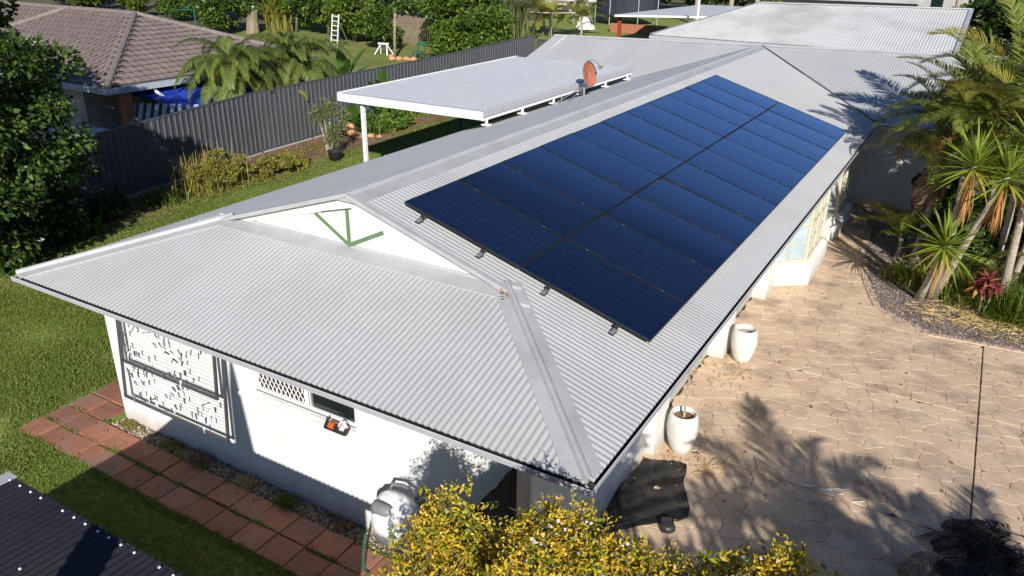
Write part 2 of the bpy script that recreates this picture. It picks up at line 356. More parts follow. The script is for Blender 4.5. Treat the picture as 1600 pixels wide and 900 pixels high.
for i, p in enumerate(pts):
    poly = [(p[0]-.6, p[1]-.6), (p[0]+.6, p[1]-.6), (p[0]+.6, p[1]+.6), (p[0]-.6, p[1]+.6)]
    for q in pts:
        if q is p or abs(q[0]-p[0]) > 1.2 or abs(q[1]-p[1]) > 1.2: continue
        n = (q[0]-p[0], q[1]-p[1]); c = (q[0]**2+q[1]**2-p[0]**2-p[1]**2)/2; poly = clip(poly, n, c)
        if len(poly) < 3: break
    if len(poly) < 3: continue
    poly = clip(clip(clip(clip(poly, (-1, 0), 1.0), (1, 0), 9), (0, -1), 6), (0, 1), 19)
    parts = [poly]
    for n, c in (((1, 0), 3.28), ((0, 1), 7.7), ((0, 1), 4.4), ((0, 1), 1.1)):
        np_ = []
        for pp in parts:
            for s in (1, -1):
                k = clip(pp, (n[0]*s, n[1]*s), c*s-.009)
                if len(k) > 2: np_.append(k)
        parts = np_
    for pp in parts:
        cx = sum(a for a, _ in pp)/len(pp); cy = sum(b_ for _, b_ in pp)/len(pp)
        area = abs(sum(pp[k][0]*pp[(k+1) % len(pp)][1]-pp[(k+1) % len(pp)][0]*pp[k][1] for k in range(len(pp))))/2
        if area < .004 or (bed_y(cx, cy) and bed_dist(cx, cy) > .3): continue
        cells.append((cx, cy, pp))
def wob(x, y):
    k = min(1, max(0, min(abs(x-3.28), abs(y-7.7), abs(y-4.4), abs(y-1.1))-.02)/.12)
    return (x+k*.026*(math.sin(13*y+5*math.sin(3.1*x))+.6*math.sin(29*y+17*x)), y+k*.026*(math.sin(12*x+4*math.sin(3.7*y)+1)+.6*math.sin(31*x-19*y)))
def stone_geom(mb, cx, cy, pp, off=(0, 0)):
    q_ = []
    for i in range(len(pp)):
        a, c = pp[i], pp[(i+1) % len(pp)]; m = max(1, min(4, int(math.hypot(c[0]-a[0], c[1]-a[1])/.06)))
        q_ += [wob(a[0]+(c[0]-a[0])*k/m, a[1]+(c[1]-a[1])*k/m) for k in range(m)]
    pp = q_
    # thin irregular joint, rounded shoulder
    g = rv.choice((.001, .002, .0035, .005)); n = len(pp)
    def inset(d):
        return [(cx+(x-cx)*max(.2, 1-d/max(.05, math.hypot(x-cx, y-cy))), cy+(y-cy)*max(.2, 1-d/max(.05, math.hypot(x-cx, y-cy)))) for x, y in pp]
    o = inset(g); q = inset(g+.009); zt = rv.uniform(-.0015, .0015)
    vs = [(x-off[0], y-off[1], -.02) for x, y in o]+[(x-off[0], y-off[1], zt-.004) for x, y in o]+[(x-off[0], y-off[1], zt) for x, y in q]
    fs = [tuple(range(2*n, 3*n))]
    for k in (0, n):
        for i in range(n): j = (i+1) % n; fs.append((k+i, k+j, k+n+j, k+n+i))
    mb.add(vs, fs)
cells.sort(key=lambda c: (0 if (c[0] < 4.6 and 1.5 < c[1] < 13.5 and c[0] < 1.5+c[1]*.42) else 1, math.hypot(c[0]-2.2, c[1]+5)))
rest = MB()
for k, (cx, cy, pp) in enumerate(cells):
    if k < 300:
        mb = MB(); stone_geom(mb, cx, cy, pp, (cx, cy)); o = link('paving_stone', mb.mesh('paving_stone'), M['stone'], DRV, (cx, cy, 0))
    else: stone_geom(rest, cx, cy, pp)
tag(rest.build('paving_stones', M['stone'], DRV), kind='stuff')
# smooth concrete border beside the garden bed
b = MB(); k = len(BED)
def nrm(i):
    a = BED[max(0, i-1)]; c = BED[min(k-1, i+1)]; d = (c[0]-a[0], c[1]-a[1]); l = math.hypot(*d); return (d[1]/l, -d[0]/l)
for i, p in enumerate(BED):
    n = nrm(i); s = -1
    for wd, z in ((0, -.03), (0, .016), (.02, .02), (.21, .012), (.225, -.03)): b.v.append((p[0]+n[0]*wd*-s*-1, p[1]+n[1]*wd*-s*-1, z))
for i in range(k-1):
    for j in range(4): a = i*5+j; b.f.append((a, a+1, a+6, a+5))
b.build('border', M['kerb'], DRV)
# garden bed on the right
b = MB(); b.poly([(x, y, .015) for x, y in BED+[(14, 10.6), (14, 21), (-.2, 19)]]); tag(b.build('garden_bed', M['mulch']), kind='structure')
def scatter_chips(name, n, fx, size, mat, asp=.4, flat=.25, z=.02):
    P = []
    while len(P) < n:
        p = fx()
        if p: P.append(p)
    P = np.array(P); P[:, 2] += z
    D = rng.normal(size=(n, 3)); D[:, 2] *= flat
    V, F = leafquads(P, D, rng.uniform(.5, 1.4, n)*size, rng.uniform(.5, 1.2, n)*size*asp, .3)
    return tag(nplink(name, V, F, M[mat]), kind='stuff')
def in_bed():
    x = rnd.uniform(.4, 6); y = rnd.uniform(10.3, 17)
    return (x, y, 0) if bed_y(x, y) else None
tag(scatter_chips('mulch_chips', 16000, in_bed, .05, 'chips'))
def straw_pt():
    x = rnd.gauss(3.3, .6); y = rnd.gauss(11.7, .35)
    return (x, y, .015) if bed_y(x, y-.1) else None
scatter_chips('straw_litter', 900, straw_pt, .26, 'straw', .035, .12, .035)
# ---- paver path, each paver a piece
PATH = thing('paved_path', None, None); tag(PATH, kind='structure')
b = MB(); b.box(-9.1, -1.8, -.4, .46, -.05, -.022).box(-9.1, -8.06, .46, 1.4, -.05, -.022); b.build('path_bed', M['lawn'], PATH)
pm_cache = []
for k in range(5):
    b = MB(); b.bbox(-.22, .22, -.19, .19, -.045, .0, .008); pm_cache.append(b.mesh('paver'))
for rowi, (yy, x0, x1, o_) in enumerate(((-.19, -9.1, -1.9, .0), (.21, -9.1, -1.9, .23), (.62, -9.1, -8.1, .1), (1.03, -9.1, -8.1, .3))):
    x = x0+.22-o_*(rowi > 0)*.0
    while x+.2 < x1:
        me = rnd.choice(pm_cache)
        if not me.materials: me.materials.append(M['paver'])
        o = link('paver', me, None, PATH, (x+rnd.uniform(-.008, .008), yy+rnd.uniform(-.008, .008), .012+rnd.uniform(-.006, .006)))
        o.rotation_euler = (rnd.uniform(-.012, .012), rnd.uniform(-.012, .012), rnd.uniform(-.025, .025)); o.scale = (rnd.uniform(.97, 1.01), rnd.uniform(.97, 1.01), 1)
        x += .455
b = MB(); b.poly([(-8.05, .44, -.01), (-1, .44, -.01), (-1, .7, -.01), (-8.05, .7, -.01)]); tag(b.build('gravel_strip', M['mulch']), kind='structure')
scatter_chips('pebble_strip', 5000, lambda: (rnd.uniform(-8., -1.1), rnd.uniform(.42, .66), 0), .035, 'pebble', .7, .8, .0)
# ---- grass blades
def grass(name, n, sampler, h, mat='grass', wd=.006):
    P = sampler(n); n = len(P)
    cl = rng.normal(size=(n, 3))*np.array([.5, .5, .25])+np.array([0, 0, 1.])
    ll = h*rng.uniform(.45, 1.35, n)
    V, F = leafquads(P, cl, ll, wd*rng.uniform(.7, 1.4, n), .2, .25)
    return tag(nplink(name, V, F, M[mat]), kind='stuff')
def Tz(x, y):
    s = np.clip((-10-x)/5, 0, 1); s = s*s*(3-2*s); return s*(.35+.016*np.clip(y-12, 0, 40))
def lawn_left(n):
    x = rng.uniform(-14.9, -8.0, n*2); y = rng.uniform(-2.6, 8.5, n*2)
    k = ~((x > -9.13) & (y > -.4) & (y < 1.42)) & ~((x > -8.8) & (y > .6)) & (y > -2.6+(x+14.9)*.1)
    patch = np.sin(x*2.1+1.3*np.sin(y*1.7))*np.sin(y*2.6+x)+rng.normal(size=len(x))*.8
    k &= patch > -.35
    x = x[k][:n]; y = y[k][:n]; return np.stack([x, y, Tz(x, y)-.012], 1)
def lawn_near(n):
    x = rng.uniform(-8.2, -1.5, n); y = rng.uniform(-2.7, -.37, n); return np.stack([x, y, np.full(n, -.02)], 1)
def lawn_strip(n):
    y = rng.uniform(6, 24, n); x = rng.uniform(-15.4, -13., n)+.1*np.sin(y*1.3); return np.stack([x, y, Tz(x, y)-.01], 1)
grass('lawn_grass', 190000, lawn_left, .06)
grass('lawn_tufts', 60000, lambda n: (lambda p: p[np.sin(p[:, 0]*1.7)*np.sin(p[:, 1]*1.3+.5) > .05])(lawn_left(n)), .09)
grass('dry_grass', 60000, lambda n: (lambda p: p[np.sin(p[:, 0]*1.1+1+np.sin(p[:, 1]*2))*np.sin(p[:, 1]*1.9+np.sin(p[:, 0]*2.3)) > .1])(lawn_left(n)), .055, 'l_weed')
scatter_chips('path_litter', 170, lambda: (rnd.uniform(-9, -2.2), rnd.uniform(-.38, .45), .014), .05, 'l_dead', .3, .2, .002)
grass('lawn_grass', 70000, lawn_near, .05)
grass('lawn_grass', 50000, lawn_strip, .06, wd=.009)
def joints(n):   # tufts growing from the paver joints
    c = rng.choice(40, n); cx = rng.uniform(-9, -2.2, 40); cy = np.where(rng.random(40) < .5, .01, rng.choice([-.4, .01, .42], 40))
    x = cx[c]+rng.normal(size=n)*.09; y = cy[c]+rng.normal(size=n)*.018; return np.stack([x, y, np.zeros(n)], 1)
grass('joint_grass', 2600, joints, .05)
def pathedge(n):
    x = rng.uniform(-9.2, -2, n); y = -.4+rng.normal(size=n)*.03; return np.stack([x, y, np.zeros(n)-.01], 1)
grass('edge_grass', 4000, pathedge, .06)

# ================================================================== HOUSE
W, H, TP, G, YR = 8.7307, 2.4647, .30852, 1.9677, 22.3756
HW = W/2; RZ = H+HW*TP; YV = YR-HW; PIT = math.atan(TP)
HOUSE = thing('house', 'long white house with pale corrugated roof carrying the solar panels', 'house', (-HW, 9, 0))
def corr(mb, a0, a1, rng_fn, pos, pitch=.0762, amp=.0052, n=8):
    N_ = max(2, int(round((a1-a0)/pitch*n))); k = len(mb.v)
    for i in range(N_+1):
        a = a0+(a1-a0)*i/N_; d0, d1 = rng_fn(a); h = amp*math.cos(2*math.pi*a/pitch)
        mb.v.append(pos(a, d0, h)); mb.v.append(pos(a, max(d1, d0), h))
        if i: p = k+2*i; mb.f.append((p-2, p, p+1, p-1))
posR = lambda y, d, h: (-d, y, H+d*TP+h)
posL = lambda y, d, h: (-W+d, y, H+d*TP+h)
posF = lambda x, d, h: (x, d, H+d*TP+h)
for nm, pos in (('right', posR), ('left', posL)):
    b = MB(); corr(b, .02, G, lambda a: (-.035, a), pos); corr(b, G, YV, lambda a: (-.035, HW), pos); corr(b, YV, YR, lambda a: (a-YV, HW), pos)
    b.build('roof_sheet', M['roof_y'], HOUSE, smooth=True)
b = MB(); corr(b, -W, 0, lambda x: (-.035, min(-x, x+W, G)), posF); b.build('roof_sheet', M['roof'], HOUSE, smooth=True)
def posW(x, d, h): return (x, YV+d, H+d*TP+h+.02*(x+HW)*d/HW)
WL0, WR0 = -12.15, 2.7
b = MB(); corr(b, WL0, -W, lambda x: (0, HW), posW); corr(b, -W, -HW, lambda x: (x+W, HW), posW); corr(b, -HW, 0, lambda x: (-x, HW), posW); corr(b, 0, WR0, lambda x: (0, HW), posW)
b.build('roof_sheet', M['roof'], HOUSE, smooth=True)
b = MB(); b.poly([posW(WL0, HW, .0), (WL0, YR+HW, H-.1), (WR0, YR+HW, H), posW(WR0, HW, .0)]); b.build('roof_sheet', M['roof'], HOUSE)
def cap(name, p, q, n1, n2, wd=.19, roll=.03, lift=.014, mat='flash'):
    p, q = Vector(p), Vector(q); d = (q-p).normalized(); n1, n2 = Vector(n1).normalized(), Vector(n2).normalized(); mb = MB()
    w1 = n1.cross(d); w1 = w1 if w1.z < 0 else -w1; w2 = n2.cross(d); w2 = w2 if w2.z < 0 else -w2
    upn = (n1+n2).normalized()
    prof = [w1*wd+n1*(lift-.02), w1*wd+n1*lift, w1*.045+n1*lift, upn*(lift+roll)+w1*.025, upn*(lift+roll+.006), upn*(lift+roll)+w2*.025, w2*.045+n2*lift, w2*wd+n2*lift, w2*wd+n2*(lift-.02)]
    def trim(v):      # a hip cap is cut back flush with the two eaves
        s = 0
        if name == 'hip_cap':
            if v.y < -.03: s = max(s, (-.03-v.y)/d.y)
            if d.x < 0 and v.x > .03: s = max(s, (.03-v.x)/d.x)
            if d.x > 0 and v.x < -W-.03: s = max(s, (-W-.03-v.x)/d.x)
        return v+d*s
    for e in (p, q): mb.v += [tuple(trim(e+v)) for v in prof]
    n = len(prof)
    for i in range(n-1): mb.f.append((i, i+1, n+i+1, n+i))
    if name != 'hip_cap': mb.f.append(tuple(range(n)))
    mb.f.append(tuple(range(2*n-1, n-1, -1)))
    return mb.build(name, M[mat], HOUSE)
nR, nL, nF, nB = (TP, 0, 1), (-TP, 0, 1), (0, -TP, 1), (0, TP, 1)
cap('hip_cap', (.0, .0, H+.005), (-G-.12, G+.12, H+(G+.12)*TP), nR, nF, .175)
cap('hip_cap', (-W, 0, H+.005), (-W+G+.1, G+.1, H+(G+.1)*TP), nL, nF, .175)
cap('ridge_cap', (-HW, G-.03, RZ), (-HW, YR, RZ), nR, nL, .24, .02)
cap('ridge_cap', posW(WL0, HW, 0), posW(-HW-.3, HW, 0), nF, nB, .2, .02)
cap('ridge_cap', posW(-HW+.3, HW, 0), posW(WR0, HW, 0), nF, nB, .2, .02)
# valleys: a narrow dark open channel
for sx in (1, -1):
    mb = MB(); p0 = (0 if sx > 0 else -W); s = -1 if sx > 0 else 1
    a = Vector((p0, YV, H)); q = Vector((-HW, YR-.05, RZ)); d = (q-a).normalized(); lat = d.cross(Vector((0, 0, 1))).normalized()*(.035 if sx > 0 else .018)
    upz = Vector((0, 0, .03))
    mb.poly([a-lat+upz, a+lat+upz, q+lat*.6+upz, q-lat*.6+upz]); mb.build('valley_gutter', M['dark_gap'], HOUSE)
# verge flashing and gable
YF = G+.07; zb = H+G*TP
b = MB(); b.poly([(-W+G-.02, YF, zb-.02), (-G+.02, YF, zb-.02), (-HW, YF, RZ-.01)]); b.build('gable_panel', M['cream'], HOUSE)
b = MB()
for p, q in (((-W+G-.15, zb-.06), (-HW, RZ+.012)), ((-HW, RZ+.012), (-G+.15, zb-.06))):   # verge roll over the sheet edge
    b.bar((p[0], G-.012, p[1]), (q[0], G-.012, q[1]), .075, .055, (0, 0, 1))
b.build('verge_trim', M['flash'], HOUSE)
for sgn in (-1, 1):
    b = MB(); x0, x1 = (-HW+sgn*(HW-G)*.98, -HW)
    z0, z1 = zb, RZ-.01; dz = .17 if sgn < 0 else .05
    t = .93
    vs = []
    for yv in (YF-.025, YF-.003):
        vs += [(x0+(x1-x0)*(1-t), yv, z0+(z1-z0)*(1-t)-.0), (x1, yv, z1), (x1, yv, z1-dz), (x0+(x1-x0)*(1-t)+.0, yv, z0+(z1-z0)*(1-t)-dz*.55)]
    b.add(vs, [(0, 3, 2, 1), (4, 5, 6, 7), (3, 7, 6, 2), (0, 1, 5, 4), (1, 2, 6, 5), (0, 4, 7, 3)])
    b.build('barge_board', M['cream'], HOUSE)
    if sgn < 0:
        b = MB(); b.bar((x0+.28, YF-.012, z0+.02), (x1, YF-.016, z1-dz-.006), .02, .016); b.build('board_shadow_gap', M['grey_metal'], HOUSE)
for k, (p, q) in enumerate((((-4.98, 3.46), (-4.43, 3.125)), ((-4.42, 3.6), (-4.42, 3.125)), ((-3.84, 3.41), (-4.43, 3.125)))):
    b = MB(); b.bar((p[0], YF-.034-.004*k, p[1]), (q[0], YF-.034-.004*k, q[1]), .046, .012, (0, 1, 0))
    # bar() width lies across the up vector
    b.build('green_trim', M['green_trim'], HOUSE)
# apron flashing under the gable
b = MB(); x0, x1 = -W+G-.12, -G+.12
pr = [(YF-.004, zb+.05), (YF-.02, zb+.05), (YF-.03, zb+.022), (YF-.23, zb+.022-.20*TP), (YF-.24, zb-.005-.21*TP)]
for x in (x0, x1): b.v += [(x+(.0 if k < 3 else (-.26 if x == x0 else .26)*.9), yy, zz) for k, (yy, zz) in enumerate(pr)]
for i in range(4): b.f.append((i, i+1, 6+i, 5+i))
b.build('apron_flashing', M['flash'], HOUSE)
# gutters: open trough with dark inside
def gutter(p, q, out, name='gutter'):
    p, q, o = Vector(p), Vector(q), Vector(out); mb = MB(); md = MB()
    prof = [(-.03, -.03), (-.03, -.095), (.06, -.095), (.068, -.036), (.058, -.029), (.053, -.04), (.05, -.085)]
    for e in (p, q): mb.v += [tuple(e+o*a+Vector((0, 0, z))) for a, z in prof]
    n = len(prof)
    for i in range(n-1): mb.f.append((i, i+1, n+i+1, n+i))
    mb.f.append(tuple(range(n))); mb.f.append(tuple(range(2*n-1, n-1, -1)))
    g = mb.build(name, M['gutter'], HOUSE)
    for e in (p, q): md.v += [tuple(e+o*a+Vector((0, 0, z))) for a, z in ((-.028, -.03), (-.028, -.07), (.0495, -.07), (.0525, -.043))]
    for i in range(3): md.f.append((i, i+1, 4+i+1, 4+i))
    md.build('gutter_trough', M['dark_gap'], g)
    return g
gutter((-W-.07, -.0, H-.005), (.07, -.0, H-.005), (0, -1, 0))
gutter((0, .002, H-.007), (0, YV-.02, H-.007), (1, 0, 0))
gutter((-W, YV-.02, H-.007), (-W, .002, H-.007), (-1, 0, 0))
gutter((.09, YV, H-.01), (WR0, YV, H-.01), (0, -1, 0))
b = MB(); b.box(-W+.02, -.02, .035, .055, H-.16, H-.03); b.box(-.055, -.035, .06, YV, H-.16, H-.03); b.box(-W+.035, -W+.055, .06, YV, H-.16, H-.03); b.build('fascia', M['white'], HOUSE)
b = MB(); b.box(-W+.06, -.06, .06, YV+.7, H-.16, H-.145); b.build('soffit', M['white'], HOUSE)
# walls
XL, XR, ZW = -8.0, -.9, H-.161
wx0, wx1, wz0, wz1 = -5.2, -3.29, 1.41, 2.28
b = MB(); b.box(XL, wx0, .66, .82, -.05, ZW); b.box(wx1, XR, .66, .82, -.05, ZW); b.box(wx0, wx1, .66, .82, -.05, wz0); b.box(wx0, wx1, .66, .82, wz1, ZW)
b.build('wall', M['wall'], HOUSE)
b = MB(); b.box(XL, XL+.14, .822, YV+.66, -.05, ZW); b.build('wall', M['wall'], HOUSE)
b = MB(); b.box(XR-.14, XR, .822, 4.0, -.05, ZW); b.box(XR-.14, XR, 11.0, YV+.64, -.05, ZW); b.box(XR-.14, XR-.01, 4.0, 11.0, 2.15, ZW); b.build('wall', M['wall'], HOUSE)
b = MB(); b.box(XR-.02, XR+.05, .70, 3.98, -.05, .22); b.build('plinth', M['wall'], HOUSE)
b = MB(); b.box(XR-.3, WR0-.5, YV+.66, YV+.8, -.05, ZW); b.build('wall', M['wall'], HOUSE)
b = MB(); b.box(WR0-.64, WR0-.5, YV+.81, YR+3.8, -.05, ZW); b.build('wall', M['wall'], HOUSE)
b = MB(); b.box(WL0+.5, XL, YV+.66, YV+.8, -.05, ZW); b.build('wall', M['wall'], HOUSE)
for x in (WL0+.5, WR0-.5): MB().poly([(x, YV+.6, H+.1), (x, YR+HW-.6, H+.1), (x, YR, RZ-.1)]).build('gable_wall', M['wall'], HOUSE)
for (ya, yb) in ((4.0, 4.5), (7.4, 7.95), (10.4, 10.99)):
    b = MB(); b.bbox(-1.1, -.73, ya, yb, -.02, ZW, .008); b.build('pillar', M['wall'], HOUSE)
for (ya, yb) in ((4.503, 7.397), (7.953, 10.397)):
    g = MB().box(-1.06, -1.045, ya, yb, .01, 2.14).build('garage_door', M['garage'], HOUSE)
    for k in range(4): MB().bbox(-1.045, -1.01, ya+.01, yb-.01, .02+k*.53, .54+k*.53, .008).build('door_panel', M['garage'], g)
b = MB(); b.tube([(-.86, .6, 2.25), (-.86, .6, .02)], .045, 10); b.build('downpipe', M['white'], HOUSE)
# left front window: security mesh and open sash
win = MB().box(wx0, wx1, .735, .775, wz0, wz0+.045).box(wx0, wx1, .735, .775, wz1-.04, wz1).box(wx0+.16, wx0+.21, .735, .775, wz0+.046, wz1-.041).box(wx1-.04, wx1, .735, .775, wz0+.046, wz1-.041).box(-4.16, -4.09, .73, .78, wz0+.046, wz1-.041).box(wx0, wx0+.16, .75, .81, wz0+.046, wz1-.041).build('window', M['white'], HOUSE)
b = MB(); b.box(wx0+.162, wx1-.002, .728, .7345, wz0+.001, wz0+.012).box(-4.088, -4.083, .725, .7295, wz0+.046, wz1-.041); b.build('frame_outline', M['grey_metal'], win)  # dark strips drawn as a gap line to set off the white frame
b = MB(); mx0, mx1, mz0, mz1 = wx0+.21, -4.16, wz0+.045, wz1-.04
def clipseg(x0, z0, dx, dz):
    t0, t1 = -9, 9
    for o_, d_, lo, hi in ((x0, dx, mx0, mx1), (z0, dz, mz0, mz1)):
        a, c = (lo-o_)/d_, (hi-o_)/d_
        if a > c: a, c = c, a
        t0, t1 = max(t0, a), min(t1, c)
    return (t0, t1) if t1-t0 > .02 else None
for s in (1, -1):
    for k in range(-30, 40):
        x0 = mx0+k*.075; dx, dz = .5*s, .87
        c = clipseg(x0, mz0, dx, dz)
        if c: b.bar((x0+dx*c[0], .742+.004*s, mz0+dz*c[0]), (x0+dx*c[1], .742+.004*s, mz0+dz*c[1]), .011, .004, (0, 1, 0))
b.build('security_mesh', M['white'], win)
MB().box(mx0, mx1, .768, .772, mz0, mz1).build('pane', pm('brown dark glass', (.06, .045, .035), (.04, .03, .025), 3, .3), win)
MB().box(-4.088, wx1-.041, .763, .768, wz0+.046, wz1-.041).build('pane', M['glass'], win)
b = MB(); b.box(-4.085, -4.05, .752, .762, wz0+.048, wz1-.045).box(-4.05, wx1-.045, .752, .762, wz0+.048, wz0+.062); b.build('sash', M['alu'], win)
b = MB(); b.add([(wx0-.03, .60, wz0-.07), (wx1+.03, .60, wz0-.07), (wx1+.03, .659, wz0-.09), (wx0-.03, .659, wz0-.09), (wx0-.03, .60, wz0-.03), (wx1+.03, .60, wz0-.03), (wx1, .735, wz0-.001), (wx0, .735, wz0-.001)],
      [(0, 3, 2, 1), (4, 5, 6, 7), (0, 1, 5, 4), (1, 2, 6, 5), (3, 0, 4, 7)]); b.build('window_sill', M['wall'], win)
# bay windows on the driveway side
def lerp(a, c, t): return (a[0]+(c[0]-a[0])*t, a[1]+(c[1]-a[1])*t)
def bay(plan):
    bm_ = MB(); bm_.prism(plan, -.05, .42); bw = bm_.build('bay_window', M['wall'], HOUSE)
    cx = sum(p[0] for p in plan)/4; cy = sum(p[1] for p in plan)/4
    ins = [plan[0], (plan[1][0]-.15, plan[1][1]+.1), (plan[2][0]-.15, plan[2][1]-.1), plan[3]]
    sl = MB(); n = 4; sl.add([(x, y, .422) for x, y in plan]+[(x, y, .5) for x, y in ins], [(0, 1, 5, 4), (1, 2, 6, 5), (2, 3, 7, 6), (4, 5, 6, 7)]); sl.build('sill', M['wall'], bw)
    for i in range(3):
        a, c = ins[i], ins[i+1]; f = MB(); L_ = math.hypot(c[0]-a[0], c[1]-a[1]); nx_ = 2 if i != 1 else 4
        z0, z1 = .502, 2.28
        f.bar((*a, z0+.03+.002*i), (*c, z0+.03+.002*i), .06+.003*i, .06); f.bar((*a, z1-.03+.002*i), (*c, z1-.03+.002*i), .06+.003*i, .06); f.bar((*a, 1.36+.003*i), (*c, 1.36+.003*i), .045, .05)
        for k in range(0 if i == 0 else 1, nx_+1):
            p = lerp(a, c, k/nx_); wd = .07 if k in (0, nx_) else (.05 if nx_ == 4 and k == 2 else .022)
            f.bar((*p, z0+.06), (*p, z1-.06), wd, wd)
        for z in (.93, 1.82): f.bar((*a, z), (*c, z), .02, .02)
        f.build('window_frame', M['creamframe'], bw)
        n_ = ((c[1]-a[1])/L_*.012, -(c[0]-a[0])/L_*.012)
        g = MB(); g.poly([(a[0]-n_[0], a[1]-n_[1], z0), (c[0]-n_[0], c[1]-n_[1], z0), (c[0]-n_[0], c[1]-n_[1], z1), (a[0]-n_[0], a[1]-n_[1], z1)]); g.build('pane', M['curtain'], bw)
bay([(-.9, 11.12), (-.13, 11.72), (-.13, 13.65), (-.9, 14.25)])
bay([(-.9, 14.55), (-.12, 15.15), (-.12, 17.15), (-.9, 17.75)])

# ================================================================== SOLAR ARRAY
cp_, sp_ = math.cos(PIT), math.sin(PIT)
PAN_L, PAN_W, PPT, PU, PA = 1.755, 1.168, 1.1805, .4182, 2.3264
ROT = Matrix(((0, -cp_, sp_), (1, 0, 0), (0, sp_, cp_)))
def roofpt(u, y, h): return Vector((-u*cp_+h*sp_, y, H+u*sp_+h*cp_))
fr = MB(); fw_ = .009
fr.box(0, PAN_W, 0, fw_, -.035, 0).box(0, PAN_W, PAN_L-fw_, PAN_L, -.035, 0).box(0, fw_, fw_, PAN_L-fw_, -.035, 0).box(PAN_W-fw_, PAN_W, fw_, PAN_L-fw_, -.035, 0)
frm = fr.mesh('frame'); frm.materials.append(M['panel_frame'])
ce = MB()       # glass sheet, very slightly crowned between the frame bars
for i in range(13):
    t = i/12; x = fw_+(PAN_W-2*fw_)*t; z = -.007+.0042*(1-(2*t-1)**2); ce.v += [(x, fw_, z), (x, PAN_L-fw_, z)]
    if i: ce.f.append((2*i-2, 2*i, 2*i+1, 2*i-1))
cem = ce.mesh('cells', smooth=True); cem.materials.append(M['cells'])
cl = MB().box(PAN_W-.003, PAN_W+.0095, .31, .34, -.03, .002); clm = cl.mesh('clamp'); clm.materials.append(M['alu'])
ords = ['nearest the front gable', 'second from the front gable', 'third from the front gable', 'fourth from the front gable', 'fifth from the front gable', 'midway along the row', 'fifth from the far end', 'fourth from the far end', 'third from the far end', 'second from the far end', 'at the far end']
for rowi in range(2):
    for k in range(11):
        nm = 'lower row by the gutter' if rowi == 0 else 'upper row by the ridge'
        o = thing('solar_panel', f'solar panel in the {nm}, {ords[k]}', 'solar panel', (0, 0, 0), 'solar panels on the house roof')
        pz_ = .13+rnd.uniform(-.002, .002)
        p = roofpt(PU+rowi*(PAN_L+.02), PA+k*PPT, pz_); m4 = ROT.to_4x4(); m4 = m4 @ Euler((rnd.uniform(-.003, .003), rnd.uniform(-.003, .003), 0)).to_matrix().to_4x4(); m4.translation = p; o.matrix_world = m4
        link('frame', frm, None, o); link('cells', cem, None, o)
        for dy in (0, 1.1): link('clamp', clm, None, o, (0, dy, 0))
for i, (u, lb) in enumerate(((.83, 'lowest rail, nearest the gutter'), (1.76, 'second rail up from the gutter'), (2.70, 'third rail up from the gutter'), (3.63, 'topmost rail, nearest the ridge'))):
    o = thing('mounting_rail', f'dark aluminium mounting rail under the solar panels, {lb}', 'rail', tuple(roofpt(u, PA, 0)), 'rails under the solar panels')
    b = MB(); b.bar(roofpt(u, PA-.02, .068), roofpt(u, PA+11*PPT, .068), .04, .045, ROT.col[2]); b.build('rail', M['grey_metal'], o)
    b = MB(); b.bar(roofpt(u, PA-.03, .01), roofpt(u, PA-.03, .1), .05, .012, (0, 1, 0)); b.bar(roofpt(u, PA-.13, .018), roofpt(u, PA-.02, .018), .06, .014, ROT.col[2]); b.build('foot_bracket', M['black'], o)
    b = MB(); b.tube([roofpt(u, PA-.12, .03), roofpt(u, PA-.05, .045)], .026, 10); b.build('end_bolt', M['alu'], o)
# ================================================================== THINGS ON AND ROUND THE HOUSE
def disc_basis(n):
    n = Vector(n).normalized(); a = n.cross(Vector((0, 0, 1))).normalized(); return n, a, n.cross(a)
# satellite dish
o = thing('satellite_dish', 'rust orange satellite dish on a strutted mast behind the roof ridge', 'satellite dish', (-7.33, 15.04, 2.9))
dc = Vector((-7.22, 15.0, 3.5)); n, a, c = disc_basis((.93, -.24, .27))
def dishm(r0_, off, thick):
    mb = MB(); seg = 28
    rings = [0.02, .4, .75, 1.0]
    for r_ in rings:
        for j in range(seg):
            t = 2*math.pi*j/seg; mb.v.append(tuple(dc+n*(off+.07*r_*r_)+(a*math.cos(t)*.28+c*math.sin(t)*.34)*r_*r0_))
    for i in range(3):
        for j in range(seg): j2 = (j+1) % seg; mb.f.append((i*seg+j, i*seg+j2, (i+1)*seg+j2, (i+1)*seg+j))
    mb.f.append(tuple(range(seg)))
    return mb
dishm(1, 0, 0).build('reflector', M['dish'], o, smooth=True); dishm(1.015, -.012, 0).build('reflector_back', M['grey_plastic'], o, smooth=True)
b = MB(); b.tube([dc+(a*math.cos(t)*.283+c*math.sin(t)*.344)+n*.068 for t in [2*math.pi*j/30 for j in range(31)]], .009, 6); b.build('rim', M['grey_plastic'], o)
MB().tube([(-7.33, 15.04, 2.88), (-7.33, 15.04, 3.18), dc-n*.06], [.03, .03, .035], 8).build('mast', M['alu'], o)
lnb = dc+n*.5-c*.12
MB().tube([dc+c*-.36+n*.04, dc-c*.34+n*.3, lnb], .013, 6).build('feed_arm', M['alu'], o)
MB().tube([lnb-n*.06, lnb+n*.05], [.05, .035], 10).build('receiver', M['grey_plastic'], o)
for q in ((-7.48, 13.3, 2.86), (-7.05, 13.4, 2.96)): MB().tube([q, (-7.33, 15.02, 3.16)], .014, 6).build('strut', M['alu'], o)
MB().tube([(-7.5, 14.0, 2.86), (-7.5, 14.0, 3.08)], .012, 6).build('strut', M['alu'], o)
